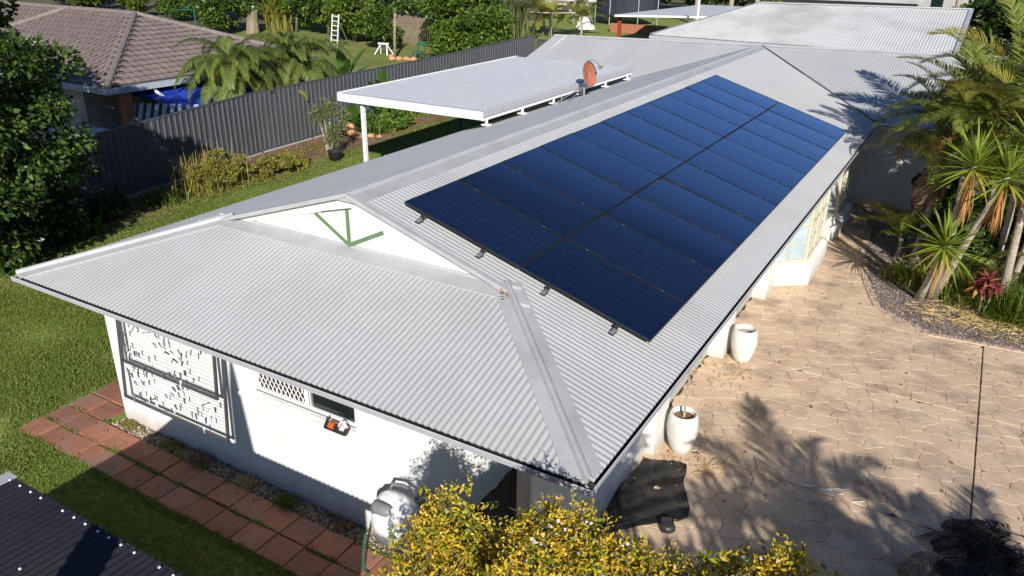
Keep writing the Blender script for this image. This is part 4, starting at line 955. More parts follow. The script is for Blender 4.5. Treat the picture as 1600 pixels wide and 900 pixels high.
def yucca(lab, base, heads, n, dead, tr=.085, group=GY, sc_=1.):
    o = thing('yucca', lab, 'yucca', base, group); b = MB(); B0 = Vector(base)
    for hx in heads:
        hv = Vector(hx); m1 = B0.lerp(hv, .35)+Vector((.0, 0, -.12)); b.tube([B0-Vector((0, 0, .1)), m1, B0.lerp(hv, .7)+Vector((0, 0, -.05)), hv], [tr*1.5, tr, tr*.8, tr*.6], 9)
    b.build('trunk', M['palebark'], o, smooth=True)
    for hx in heads: yhead(o, hx, n, sc_, dead)
    return o
yucca('tall forked yucca leaning right with two green heads over skirts of orange dead leaves', (2.2, 12.3, 0), [(2.42, 11.5, 3.1), (2.98, 11.6, 2.95)], 62, 55)
yucca('short yucca with one broad green head at the foot of the leaning trunks', (2.02, 12.2, 0), [(2.26, 11.5, 1.5)], 74, 8, .07, GY, 1.02)
yucca('yucca whose head peeks in at the right edge above the forked one', (3.5, 12.4, 0), [(3.35, 12.0, 3.4)], 60, 25, .08)
# cordyline, grassy clump
o = thing('cordyline', 'dark red leafed cordyline beside the grassy clump', 'cordyline', (3.15, 12.0, 0))
MB().tube([(3.15, 12.0, -.05), (3.12, 11.9, .45), (3.15, 11.85, .8)], .018, 6).tube([(3.2, 12.0, -.05), (3.26, 11.9, .4), (3.25, 11.85, .7)], .016, 6).build('stem', M['palebark'], o)
cm = [strap(.28, .06, 'l_red', .35), strap(.26, .06, 'l_orange', .45)]
for hx in ((3.15, 11.85, .8), (3.25, 11.85, .68), (3.02, 11.88, .6)):
    for k in range(20):
        f = link('leaf', cm[1] if rnd.random() < .16 else cm[0], None, o, Vector(hx)-WL[o.name]); f.rotation_euler = (rnd.uniform(-.4, .4), -1.3+1.9*k/20, k*2.4)
def clumpgrass(name, lab, base, n, L_, wd, mat, cat='plant', group=None, spread=.12, e=1.0, ee=.4, asm=None):
    P = np.array(base)+np.stack([rng.normal(size=n)*spread, rng.normal(size=n)*spread, np.zeros(n)], 1)
    az = rng.uniform(0, 6.283, n); el = np.clip(rng.normal(e, ee, n), .1, 1.55); l = L_*rng.uniform(.6, 1.15, n)
    d1 = np.stack([np.cos(az)*np.cos(el), np.sin(az)*np.cos(el), np.sin(el)], 1); el2 = el-rng.uniform(.4, 1.1, n); d2 = np.stack([np.cos(az)*np.cos(el2), np.sin(az)*np.cos(el2), np.sin(el2)], 1)
    s = np.stack([-np.sin(az), np.cos(az), np.zeros(n)], 1)*wd; q1 = P+d1*l[:, None]*.55; q2 = q1+d2*l[:, None]*.45
    V = np.stack([P-s*.6, P+s*.6, q1+s, q1-s, q2+s*.1, q2-s*.1], 1).reshape(-1, 3); k = np.arange(n)[:, None]*6; F = np.concatenate([k+[0, 1, 2, 3], k+[3, 2, 4, 5]])
    o = thing(name, lab, cat, base, group); nplink('leaves', V, F, M[mat], o); return o
clumpgrass('grass_clump', 'fine leafed bright grassy clump right of the red cordyline', (3.75, 12.05, 0), 700, 1.0, .009, 'l_lime', spread=.22)
clumpgrass('grass_clump', 'dark strappy clump under the leaning yucca trunks', (2.75, 12.6, 0), 420, .8, .014, 'l_palm', spread=.25)
clumpgrass('grass_clump', 'dark strappy clump behind the short yucca', (1.75, 13.1, 0), 260, .6, .014, 'l_palm', spread=.22)
tree('understory_shrub', 'dark broad shrub filling the shade behind the yuccas', (3.0, 14.2, 0), (3.1, 14.2, .9), (1.3, .8, .8), 26, 5200, .13, 'l_tree', .04, cat='shrub')
tree('understory_shrub', 'dark dense shrub at the right edge of the garden bed', (4.6, 13.8, 0), (4.7, 13.8, 1.2), (1.1, .8, 1.1), 26, 5200, .13, 'l_tree', .04, cat='shrub')
tree('understory_shrub', 'dark shrub against the white wing wall behind the palms', (2.5, 17.2, 0), (2.5, 17.2, 1.4), (1.0, .6, 1.4), 30, 6000, .14, 'l_tree', .05, cat='shrub')
# golden hedge bottom centre: many arching sprigs
HP = [(-1.4, 1.5), (-1.34, 1.69), (-1.19, 2.2), (-1.06, 2.36), (-1.01, 2.66), (-.92, 2.47), (-.72, 2.42), (-.60, 2.36), (-.48, 2.2), (-.3, 2.4), (-.08, 2.82), (.03, 2.8), (.19, 2.95), (.3, 2.86), (.5, 2.86), (.61, 2.77), (.8, 2.75), (.99, 2.74), (1.27, 2.7), (1.46, 2.92), (1.6, 3.18), (1.68, 3.27), (1.83, 3.2), (1.97, 3.02), (2.1, 2.6)]
hx_ = [2.177+(p[0]-2.177)*.9166 for p in HP]; hz_ = [6.692+(p[1]-6.692)*.9166 for p in HP]; HY = -.35
def hedge(name, lab, x0, x1, n, cat):
    base = ((x0+x1)/2, -1.1, 0); o = thing(name, lab, cat, base)
    b = MB()
    for k in range(9):
        x = x0+(x1-x0)*(k+.5)/9; p = Vector((base[0]+(x-base[0])*.5, -1.1+rnd.uniform(-.2, .2), -.05)); zt = np.interp(x, hx_, hz_)-.45
        b.tube([p, Vector((x, -1.05, zt*.55)), Vector((x+rnd.uniform(-.1, .1), -.95+rnd.uniform(-.2, .2), zt))], [.035, .025, .008], 6)
    b.build('stems', M['bark'], o, smooth=True)
    G_, E_, B_ = [], [], []; fl = []
    for k in range(n):
        x = rng.uniform(x0, x1); zt = float(np.interp(x, hx_, hz_)); v = rng.random(); zt += .13*max(0, 1-abs(x-1.35)/.3)
        y = -.95+rng.normal()*.22 if rng.random() < .55 else rng.uniform(-1.9, -.75)
        fall = .55*max(0, (-1.0-y))**1.2+.7*max(0, y+.72)
        depth = abs(rng.normal())*.32 if rng.random() < .8 else rng.uniform(.3, 1.4)
        z = zt-fall-depth-.16*max(0, math.sin(9*x+3*math.sin(6*y))*math.sin(8*y+2*x))
        lean = np.array([(x-(x0+x1)/2)*.2, (y+1.0)*.4, .9])+rng.normal(size=3)*.36; lean /= np.linalg.norm(lean)
        L_ = rng.uniform(.16, .34)*(1.7 if rng.random() < .06 else 1); m = int(L_/.017); tip = np.array([x, y+HY, z]); st = tip-lean*L_; s_ = np.linspace(0, 1, m)[:, None]
        bend = rng.normal(size=3)*.05; P = st+(tip-st)*s_+bend*(s_*(1-s_))*2
        az = (np.arange(m)//2)*1.571+(np.arange(m) % 2)*math.pi+rng.uniform(0, 6); s_ = (np.arange(m)//2*2/max(1, m-1))[:, None]; P = st+(tip-st)*s_+bend*(s_*(1-s_))*2; a = unit(np.cross(lean, [.3, .5, .8])); c = np.cross(lean, a)
        D = (a*np.cos(az)[:, None]+c*np.sin(az)[:, None])*.8+lean*.75+rng.normal(size=(m, 3))*.1
        l = .058*(1-.45*s_[:, 0])*rng.uniform(.8, 1.2, m)
        gold = depth < .3 and rng.random() < .8
        top = s_[:, 0] > (.25 if gold else .93)
        for sel, dst in ((top, G_), (~top, E_)):
            if sel.any(): dst.append(leafquads(P[sel], D[sel], l[sel], l[sel]*.22, .3, .12))
        B_.append((st, tip))
        if depth < .4 and rng.random() < .012: fl.append(tip+rng.normal(size=(5, 3))*.018)
    V, F = cat_vf(G_); nplink('golden_foliage', V, F, M['l_gold'], o); V, F = cat_vf(E_); nplink('green_foliage', V, F, M['l_hedge'], o)
    b = MB()
    for st, tip in B_[::4]: b.bar(st-(tip-st)*.3, tip, .005, .005)
    tag(b.build('twigs', M['bark'], o), kind='stuff')
    P = np.concatenate(fl); V, F = leafquads(P, rng.normal(size=P.shape), .028, .013, .2); tag(nplink('flowers', V, F, M['lilac'], o), kind='stuff')
hedge('golden_shrub', 'golden yellow shrub with lilac flowers at the bottom centre before the roof corner', -.84, 1.3, 5400, 'shrub')
hedge('golden_shrub', 'smaller yellow green shrub at bottom right of centre before the shaded driveway', 1.15, 2.1, 2300, 'shrub')
# dry frond heap at bottom right
o = thing('frond_heap', 'dark heap of dead palm fronds on the driveway in the bottom right corner', 'frond heap', (3.5, 4.05, 0))
for k in range(26):
    f = link('dead_frond', PF[3], None, o, (rnd.gauss(.1, .32), rnd.gauss(0, .22), .12+.02*(k % 9))); f.rotation_euler = (rnd.uniform(-.4, .4), rnd.uniform(-.55, -.25), rnd.gauss(3.0, .9)); f.scale = (rnd.uniform(.6, .95),)*3
MD = leafm('blackened fronds', [(.014, .012, .01), (.03, .025, .02), (.05, .042, .034)], .1, .8)
hm = PF[3].copy(); hm.materials.clear(); hm.materials.append(MD)
for ch in list(o.children):
    if rnd.random() < .85: ch.data = hm
# trees outside the frame on the right that shade the driveway
palm('feather_palm', 'nearer palm standing out of frame by the driveway, shading it', (5.4, -1.6, 0), (5.3, -1.7, 2.6), ring(PF[:2], 17, -.3, .7, .85, 1.05), .09, 'palms out of frame')
palm('feather_palm', 'farther palm standing out of frame by the driveway, shading it', (7.2, -1.3, 0), (7.2, -1.4, 2.5), ring(PF[:2], 17, -.3, .8, .85, 1.), .09, 'palms out of frame')
tree('shade_tree', 'broad leafed tree out of frame beside the driveway', (6.6, -4.2, 0), (6.5, -4.0, 3.0), (2.2, 1.5, 1.3), 46, 12000, .16, 'l_mid', .12)
tag(MB().tube([(-1.8, -4.5, -.1), (-1.72, -4.5, 3.4), (-1.75, -4.5, 4.4), (-1.74, -4.5, 4.9)], [.24, .17, .09, .02], 10).build('timber_pole', M['timber'], smooth=True), 'unseen tapered pole added behind the dark shed to cast a wedge shadow', 'pole')  # added unseen pole, shaped only to throw the wedge shadow on the front wall
tree('shade_tree', 'dense low tree out of frame right of the driveway', (5.8, -1.2, 0), (5.9, -1.7, 2.6), (1.3, .6, .45), 34, 7000, .14, 'l_mid', .1)
# big tree on the left
tree('large_tree', 'large dense dark green tree on the left in front of the fence', (-14.6, 2.3, .3), (-14.8, 2.3, 3.6), (2.15, 2.0, 3.4), 130, 50000, .13, 'l_tree', .17, mats=[('l_tree', .8), ('l_mid', .2)], clump=.27, asp=.3, low=-1)
tree('understory_shrub', 'dark shrub at the foot of the large left tree by the fence', (-15.4, 3.4, .3), (-15.4, 3.4, 1.0), (1.2, 1.2, .8), 30, 7000, .13, 'l_tree', .03, cat='shrub')
tree('large_tree', 'large dark tree at the left edge behind the first one', (-18.5, 1.5, .3), (-18.8, 2.2, 4.2), (2.4, 2.0, 3.0), 60, 16000, .19, 'l_tree', .17, mats=[('l_tree', .8), ('l_mid', .2)])
tree('shade_tree', 'small tree out of frame in front of the smaller golden shrub', (3.0, -2.6, 0), (2.95, -2.5, 3.9), (.5, .4, .5), 14, 1300, .1, 'l_mid', .04)
clumpgrass('weed_clump', 'tall thin grassy weeds standing among the straggly weeds', (-15.7, 8.7, .35), 300, 1.15, .008, 'l_weed', 'weeds', None, .35, 1.4, .12)
# plants in the soil bed along the fence
tree('weed_clump', 'tall straggly yellow green weeds against the dark fence', (-15.6, 9.0, .35), (-15.6, 9.0, .75), (.55, 1.0, .6), 70, 9000, .06, 'l_weed', .015, cat='weeds', clump=.28)
tree('weed_clump', 'yellow green bushy weeds between the tall weeds and the black tub', (-15.4, 11.0, .35), (-15.4, 11.0, .62), (.5, 1.1, .42), 60, 8000, .06, 'l_weed', .015, cat='weeds', clump=.28)
b = MB()
for k in range(26):
    x, y = -15.8+rnd.gauss(0, .2), 8.6+rnd.gauss(0, .5); b.tube([(x, y, .3), (x+rnd.gauss(0, .06), y+rnd.gauss(0, .06), rnd.uniform(1.1, 1.75))], [.008, .003], 4)
tag(b.build('dry_stalks', M['straw']), 'dry upright seed stalks sticking out of the tall weeds', 'stalks', kind='stuff')
clumpgrass('strappy_plant', 'dark strappy plant in the tree shade along the fence', (-15.9, 5.8, .35), 220, .9, .03, 'l_tree', spread=.2)
clumpgrass('strappy_plant', 'small bright leafy plant at the shaded end of the soil bed', (-15.0, 4.9, .35), 26, .5, .05, 'l_lime', spread=.05, e=.9)
clumpgrass('strappy_plant', 'dark low clump at the foot of the weeds', (-15.9, 7.4, .35), 240, .5, .02, 'l_mid', spread=.3)
def scatter_bed(n):
    y = rng.uniform(3, 24, n); x = -15.2+rng.normal(size=n)*.25+.18*np.sin(y*1.3); return np.stack([x, y, Tz(x, y)], 1)
grass('bed_grass', 9000, scatter_bed, .09, wd=.009)
def scatter_bed2(n):
    y = rng.uniform(3, 24, n); c = np.sin(y*3.7)+np.sin(y*1.9+1); x = -16.2+rng.normal(size=n)*.6; k = c > .5; x, y = x[k], y[k]; return np.stack([x, y, Tz(x, y)], 1)
grass('bed_weeds', 7000, scatter_bed2, .12, 'l_weed', .012)
o = thing('spiky_shrub', 'grey green spiky shrub on thin bare stems in front of the fence', 'shrub', (-15.7, 13.5, .37))
heads = [(-15.95, 13.35, 1.85), (-15.5, 13.5, 2.15), (-15.3, 13.45, 1.35), (-15.62, 13.3, 1.95), (-15.15, 13.7, 1.75), (-15.55, 13.5, 1.1)]
b = MB()
for q in heads: b.tube([(-15.7, 13.5, .3), Vector((-15.7, 13.5, .37)).lerp(Vector(q), .5)+Vector((.02, 0, -.05)), q], [.035, .026, .02], 6)
b.build('stems', M['palebark'], o)
Vs = []
for q in heads:
    n = 150; d = unit(rng.normal(size=(n, 3))+np.array([0, 0, .25])); Vs.append(leafquads(np.array(q)+d*.03-np.array([0, 0, 1])*rng.uniform(0, .35, (n, 1)), d, rng.uniform(.26, .42, n), .014, .3, .15))
V, F = cat_vf(Vs); nplink('foliage', V, F, M['l_grey'], o)
o = thing('tub', 'black plastic tub on the soil beside the spiky shrub', 'tub', (-15.1, 13.15, .37))
MB().lathe([(.17, 0), (.24, .3), (.25, .31), (.235, .3), (.17, .05)], (-15.1, 13.15, .36), 24).build('tub_body', M['black'], o, smooth=True)
# broad leaf plants under the patio edge
def paddle(L_, wd, mat, drp=.25):
    V = []; F = []; n = 6
    for i in range(n+1):
        t = i/n; w_ = max(.008, wd*(math.sin(math.pi*max(0, (t-.22))/.78)**.7 if t > .22 else .0)); x = L_*t; z = -drp*L_*t*t
        V += [(x, w_, z+w_*.25), (x, 0, z), (x, -w_, z+w_*.25)]
        if i: k = 3*i; F += [(k-3, k, k+1, k-2), (k-2, k+1, k+2, k-1)]
    me = npmesh('leaf', np.array(V), np.array(F)); me.materials.append(M[mat]); return me
PL = {k: paddle(*a) for k, a in {'b1': (1.3, .2, 'l_banana'), 'b2': (1.1, .17, 'l_banana', .5), 'c1': (.75, .11, 'l_mid'), 'c2': (.6, .1, 'l_mid', .6), 'r': (.6, .09, 'l_red', .5)}.items()}
def paddleplant(name, lab, base, n, keys, cat, group=None, e0=1.4, e1=.4, h=.1, spread=.08, s=1.):
    o = thing(name, lab, cat, base, group)
    for k in range(n):
        f = link('leaf', PL[rnd.choice(keys)], None, o, (rnd.gauss(0, spread), rnd.gauss(0, spread), h*(.75+.25*rnd.random()))); f.rotation_euler = (rnd.uniform(-.6, .6), -(e0+(e1-e0)*k/n), k*2.4+rnd.uniform(-.3, .3)); f.scale = (s*rnd.uniform(.8, 1.1),)*3
    return o
GC = 'broad leafed plants under the patio roof'
for k, (x, y, lab) in enumerate(((-17.2, 16.6, 'tall paddle leafed plant right behind the white patio post'), (-17.2, 17.8, 'tall paddle leafed plant with red brown leaves second from the patio post'))):
    paddleplant('paddle_plant', lab, (x, y, T(x, y)), 14, ['b1', 'b2', 'c1'] if k == 0 else ['b2', 'c1', 'r'], 'plant', GC, s=1.0)
for x, y, lab in ((-17.1, 18.9, 'grey green drooping leafy plant, left one of the row at the bed end'), (-17.0, 19.8, 'grey green drooping leafy plant in the middle of the row at the bed end'), (-16.9, 20.7, 'grey green drooping leafy plant, last one at the bed end')):
    o = thing('leafy_plant', lab, 'plant', (x, y, T(x, y)), GC)
    for k in range(60):
        f = link('leaf', PL['c2'], None, o, (rnd.gauss(0, .25), rnd.gauss(0, .3), rnd.uniform(.15, 1.0))); f.rotation_euler = (rnd.uniform(-.4, .4), rnd.uniform(-.2, .9), rnd.uniform(0, 6.3)); f.scale = (rnd.uniform(.5, .8),)*3
tree('low_shrub', 'low bright green shrub before the broad leafed plants', (-16.5, 17.4, .43), (-16.5, 17.4, .7), (.65, 1.0, .42), 26, 3600, .12, 'l_mid', .02, cat='shrub')
clumpgrass('strappy_plant', 'green strappy plant at the base of the paddle leaves', (-16.4, 16.6, .42), 260, .6, .016, 'l_mid', spread=.2)
def rock(name, lab, x, y, z, s, mat='brick', group=None):
    V = []; n = 7
    b = MB(); pr = [(.3, 0), (.5, .12), (.48, .3), (.3, .45), (.08, .5)]; b.lathe([(r_*s, z_*s) for r_, z_ in pr], (0, 0, 0), n)
    b.v = [(v[0]*rnd.uniform(.8, 1.2), v[1]*rnd.uniform(.8, 1.2), v[2]*rnd.uniform(.9, 1.1)) for v in b.v]
    o = b.build(name, M[mat]); o.location = (x, y, z); return tag(o, lab, 'rock', group)
M['rock'] = pm('tan rock', srgb(206, 160, 116), srgb(170, 120, 84), 5, .9, .4, 20)
GR = 'tan rocks stacked by the patio post'
for x, y, z, s, lab in ((-17.0, 16.0, .42, .5, 'tan rock at the bottom of the stack by the patio post'), (-17.0, 16.0, .66, .42, 'tan rock on top of the stack by the patio post'), (-16.5, 15.9, .42, .36, 'tan rock on the soil left of the strappy plant'), (-16.2, 16.2, .42, .28, 'small tan rock right of the patio post'), (-15.9, 16.3, .42, .22, 'smallest tan rock nearest the lawn edge')): rock('rock', lab, x, y, z-.03, s, 'rock', GR)
paddleplant('banana_plant', 'young banana plant with two big leaves rising above the fence', (-18.6, 17.6, T(-18.6, 17.6)), 9, ['b1', 'b1', 'b2'], 'banana plant', h=1.5, s=1.1, e0=1.45, e1=.8)
paddleplant('banana_plant', 'small banana plant by the fence at the patio corner', (-17.3, 18.2, T(-17.3, 18.2)), 7, ['b1', 'b2'], 'banana plant', h=1.2, s=.75, e0=1.45, e1=.7)
clumpgrass('strappy_plant', 'thin green leaves poking up at the fence beyond the patio roof', (-17.3, 22.5, 1.1), 120, 1.2, .02, 'l_mid', spread=.4, e=1.3)
# fine leafed palms over the fence next door
GF = 'fine leafed palms behind the dark fence'
palm('fine_palm', 'fine leafed palm in front of the tiled roof, taller left one', (-19.4, 13.2, .36), (-19.3, 13.0, 2.8), ring(FF[:2], 36, -.2, .9, .85, 1.1)+[(FF[2], 5.6, .5, .9), (FF[2], 4.6, .7, .9), (FF[2], .2, .7, .9)], .09, GF)
palm('fine_palm', 'fine leafed palm over the fence, right one by the lawn', (-19.7, 16.3, .42), (-19.6, 16.1, 2.6), ring(FF[:2], 34, -.3, .8, .9, 1.25), .09, GF)
palm('fine_palm', 'small yellowing palm between the taller fine leafed palms and the fence', (-18.6, 14.4, .4), (-18.6, 14.4, 1.9), ring([FF[2], FF[2], FF[1]], 11, -.2, .9, .8, 1.), .07, GF)

# ================================================================== TILED HOUSE NEXT DOOR
TH = thing('tiled_house', 'neighbouring house with hipped brown tiled roof at top left', 'house', (-28, 13.8, .4))
EX, EY0, EY1, EZ = -20.6, 9.4, 18.2, 2.6; RX, RY, RZ2 = -25.0, 13.8, 4.22; XW = -40.
TPt = (RZ2-EZ)/(EX-RX)
def tile_local(wd, ln):
    mb = MB(); pr = [(0, .0), (.18, .03), (.36, .012), (.62, .004), (.82, .022), (1.0, .03)]
    for x, z in pr: mb.v += [((x-.5)*wd, 0, z+.034), ((x-.5)*wd, 0, z), ((x-.5)*wd, ln, z)]
    for i in range(len(pr)-1): k = 3*i; mb.f += [(k, k+3, k+4, k+1)[::-1], (k, k+2, k+5, k+3)[::-1] if 0 else (k, k+3, k+5, k+2)]
    return mb
tl = tile_local(.3, .36); tme = tl.mesh('tile'); tme.materials.append(M['tile'])
slopeL = math.hypot(EX-RX, RZ2-EZ); rows = 14; gauge = slopeL/rows
big = MB(); count = 0
def put_tile(face, a, r, indiv):
    """face E: eave along y at x=EX; face S: eave along x at y=EY0"""
    f = (r+.0)/rows; d = (EX-RX)*f; z = EZ+d*TPt+.03
    ang = math.atan(TPt)-.05
    if face == 'E': rot = Euler((0, 0, math.pi/2)).to_matrix() @ Euler((ang, 0, 0)).to_matrix(); loc = Vector((EX-d, a, z))
    else: rot = Euler((ang, 0, 0)).to_matrix(); loc = Vector((a, EY0+d, z))
    if indiv:
        o = link('tile', tme, None, TH); o.matrix_parent_inverse.identity(); m4 = rot.to_4x4(); m4.translation = loc-WL[TH.name]; o.matrix_local = m4
    else: big.add([rot @ Vector(v)+loc for v in tl.v], tl.f)
for r in range(rows):
    d = (EX-RX)*r/rows
    y = EY0+d+.1
    while y < EY1-d-.05:
        count += 1; put_tile('E', y, r, count <= 190); y += .3
    x = EX-d-.1; n = 0
    while x > XW: put_tile('S', x, r, n < 8); x -= .3; n += 1
tag(big.build('roof_tiles', M['tile_s'], TH), kind='stuff')
b = MB(); b.poly([(EX, EY0, EZ), (EX, EY1, EZ), (RX, RY, RZ2)]).poly([(XW, EY0, EZ), (EX, EY0, EZ), (RX, RY, RZ2), (XW, RY, RZ2)]).poly([(EX, EY1, EZ), (XW, EY1, EZ), (XW, RY, RZ2), (RX, RY, RZ2)]); b.build('roof_underlay', M['tile_s'], TH)
for p, q in (((EX, EY0, EZ), (RX, RY, RZ2)), ((EX, EY1, EZ), (RX, RY, RZ2)), ((RX, RY, RZ2), (XW, RY, RZ2)), ((-31.5, EY0+.3, EZ+.2), (-29.2, RY, RZ2))):
    p, q = Vector(p), Vector(q); n = int((q-p).length/.38); b = MB()
    for k in range(n):
        a, c = p.lerp(q, k/n), p.lerp(q, (k+1.08)/n); up_ = Vector((0, 0, .055))
        b.tube([a+up_, c+up_+Vector((0, 0, .015))], [.11, .095], 8)
    b.build('ridge_tiles', M['ridge_tile'], TH)
M['pgutter'] = pm('pale blue gutter', srgb(176, 184, 190), srgb(156, 166, 174), 5, .45)
b = MB(); b.box(EX+.02, EX+.14, EY0-.14, EY1, EZ-.18, EZ+.0).box(XW, EX+.019, EY0-.14, EY0-.02, EZ-.18, EZ+.0); b.build('gutter', M['pgutter'], TH)
b = MB(); b.box(XW, EX-.0, EY0, EY1, EZ-.16, EZ-.14); b.build('soffit', M['timber'], TH)
b = MB(); b.box(XW+1, EX-1.7, EY0+.2, EY0+.3, .2, EZ-.165).box(EX-1.8, EX-1.7, EY0+.301, EY1-.6, .2, EZ-.165); b.build('wall', pm('pale brick wall', srgb(190, 176, 164), srgb(168, 150, 138), 3, .9), TH)
MB().box(EX-.35, EX-.05, EY0+.5, EY0+.75, .2, EZ-.165).build('pillar', M['brick'], TH)
MB().tube([(EX+.05, EY0+1.5, EZ-.1), (EX+.02, EY0+1.6, EZ-.3), (EX+.7, EY0+2.1, 1.6), (EX+.75, EY0+2.2, .4)], .05, 8).build('downpipe', M['white'], TH)
rumple('blue_tarp', [(EX-.9, EY0+1.0), (EX-.9, EY1-1.2), (EX+2.0, EY1-.6), (EX+1.6, EY0+1.6)], 1.55, 34, 'blue_tarp', .3, 'crumpled bright blue tarp between the tiled house and the dark fence', 'tarp', seed=9, lift=lambda u, v: .7*(1-v)+.15*math.sin(5*u))
b = MB()
for k in range(9): b.bar((EX+.1+.22*k, EY0+.3+.12*k, .9), (EX-.2+.22*k, EY0+.9+.12*k, 2.0), .14, .03)
tag(b.build('leaning_boards', M['pgutter']), 'weathered grey boards leaning beside the orange brick pillar', 'boards')
o = thing('timber_rack', 'low white slatted rack behind the fence by the brick pillar', 'rack', (-21.2, 8.6, .36))
for k in range(6): MB().box(-22.6, -20.4, 8.3+.16*k, 8.4+.16*k, 1.35, 1.38).build('slat', M['white'], o)
for x in (-22.5, -20.5): MB().box(x-.03, x+.03, 8.6, 8.66, .3, 1.348).build('leg', M['grey_metal'], o)

# ================================================================== BACKYARD NEXT DOOR
GB = 'trees and shrubs round the backyard next door'
def bt(lab, x, y, hw, h, mat, n=3600, ls=.26, mats=None, name='backyard_tree', cz_=.55, cat='tree'):
    z = T(x, y); tree(name, lab, (x, y, z), (x, y, z+h*cz_), (hw, hw*.85, h*(1-cz_)*1.02), 34, n, ls, mat, .09, GB, clump=.4, mats=mats, cat=cat)
bt('big round bright green tree overhanging the fence at top centre', -25.0, 35.2, 2.5, 4.4, 'l_mid', 15000, .21, [('l_mid', .75), ('l_lime', .25)], cz_=.48)
bt('round dark shrub left of the timber pole', -30.6, 34.6, 1.15, 2.6, 'l_mid', 5200, .2, [('l_tree', .5), ('l_mid', .5)])
bt('tall lime green tree behind the white ladder', -34.6, 36.4, 1.8, 4.3, 'l_lime', 8000, .23, [('l_mid', .5), ('l_lime', .5)])
bt('dark tree left of the white ladder', -38.6, 38.2, 2.1, 4.6, 'l_tree', 8000, .24, [('l_tree', .6), ('l_mid', .4)])
bt('mid green tree behind the grey stump', -42.0, 38.5, 1.7, 4.6, 'l_mid', 6000, .24)
bt('dark leafy tree at the end of the tiled roof', -45.5, 35.0, 1.9, 3.6, 'l_tree', 7000, .24, [('l_tree', .55), ('l_mid', .45)])
bt('mixed green shrubs behind the green clothes hoist', -55, 40.5, 3.0, 3.8, 'l_mid', 8000, .26, [('l_tree', .4), ('l_mid', .3), ('l_lime', .3)])
bt('yellow green bush behind the tiled ridge', -60, 41, 3.4, 3.2, 'l_lime', 9000, .28, [('l_lime', .6), ('l_mid', .4)])
bt('dark bush behind the tiled ridge at far left', -68, 41, 3.6, 3.6, 'l_tree', 8000, .3, [('l_tree', .6), ('l_lime', .4)])
bt('dark tree at the top left corner of the photo', -76, 42, 4, 4.5, 'l_tree', 7000, .32)
bt('low hedge behind the grey stump and bricks', -48, 44, 4.5, 4.5, 'l_tree', 9000, .3, [('l_tree', .6), ('l_mid', .4)])
bt('leafy tree rising behind the ladder trees', -40, 46, 3.5, 5.2, 'l_mid', 8000, .3, [('l_tree', .5), ('l_mid', .5)])
bt('dark tree behind the far metal fence', -46, 66, 5, 6, 'l_tree', 7000, .36)
clumpgrass('bamboo', 'tall pale green bamboo like clump behind the fence end', (-26.6, 43.6, .85), 420, 3.6, .06, 'l_grey', 'bamboo', None, .55, 1.35, .14)
clumpgrass('bamboo', 'straw yellow cane clump left of the ladder trees', (-43.0, 37.9, .74), 260, 3.0, .05, 'l_weed', 'canes', None, .4, 1.4, .12)
for k, (x, y, lab) in enumerate(((-24.6, 45.5, 'bushy yellow green palm behind the hoist near the fence end'), (-22.9, 47.0, 'bushy yellow green palm beside the netting'), (-26.2, 47.5, 'dark green palm behind the bamboo clump'), (-27.5, 55, 'tall palm behind the netting frame'))):
    palm('bushy_palm', lab, (x, y, T(x, y)), (x, y, T(x, y)+(1.2 if k < 3 else 3.5)), ring([PF[0], PF[1], PF[2]], 13, -.3, .6, 1.0, 1.3), .08, 'yellow green palms at the top centre')
# step ladder
o = thing('step_ladder', 'white extension ladder standing against the backyard trees', 'ladder', (-33.2, 33.0, .69))
for s in (-.26, .26): MB().bar((-33.2+s, 32.9, .66), (-33.2+s, 33.3, 2.75), .07, .04).build('rail', M['white'], o)
for k in range(7): MB().bar((-33.44, 32.94+.054*k, .95+.28*k), (-32.96, 32.94+.054*k, .95+.28*k), .05, .04).build('rung', M['white'], o)
for s in (-.22, .22): MB().bar((-33.2+s, 33.32, 2.3), (-33.2+s*1.3, 34.1, .68), .05, .03).build('back_leg', M['alu'], o)
tag(MB().tube([(-27.4, 31.7, .6), (-27.35, 31.7, 2.0), (-27.25, 31.7, 3.2)], [.09, .085, .08], 9).build('timber_pole', M['timber'], smooth=True), 'bare upright timber pole on the backyard lawn', 'pole')
o = thing('sawhorse', 'small white trestle on the lawn left of the timber pole', 'trestle', (-29.1, 32.8, .68))
MB().bar((-29.5, 32.8, 1.3), (-28.8, 32.9, 1.3), .1, .1).build('top_beam', M['white'], o)
for x, y in ((-29.6, 32.5), (-29.6, 33.1), (-28.7, 32.6), (-28.7, 33.2)): MB().bar((x, y, .66), (x*.5-29.15*.5, 32.85, 1.27), .06, .05).build('leg', M['white'], o)
tag(MB().tube([(-44.1, 36.3, .7), (-44.0, 36.3, 1.6), (-43.8, 36.2, 2.35)], [.5, .42, .4], 9).build('tree_stump', M['timber']), 'tall grey weathered stump at the end of the backyard', 'stump')
b = MB(); b.box(-44.2, -43.8, 36.0, 36.4, 2.36, 2.6); tag(b.build('white_bucket', M['white']), 'white box sitting on the grey stump', 'box')
GK = 'loose orange bricks before the canes'
for k, lab in enumerate(('leftmost orange brick in the line before the canes', 'second orange brick in the line before the canes', 'third orange brick in the line before the canes', 'fourth orange brick in the line before the canes', 'rightmost orange brick in the line before the canes')):
    tag(MB().bbox(-42.6+.55*k, -42.25+.55*k, 34.9+.12*k, 35.1+.12*k, .68, .68+.16+.05*(k % 2), .02).build('brick', M['brick']), lab, 'brick', GK)
o = thing('clothes_hoist', 'green rotary clothes hoist behind the tiled roof', 'clothes hoist', (-50.6, 36.6, .75))
MB().tube([(-50.6, 36.6, .7), (-50.6, 36.6, 2.3)], .05, 8).build('pole', M['green_paint'], o)
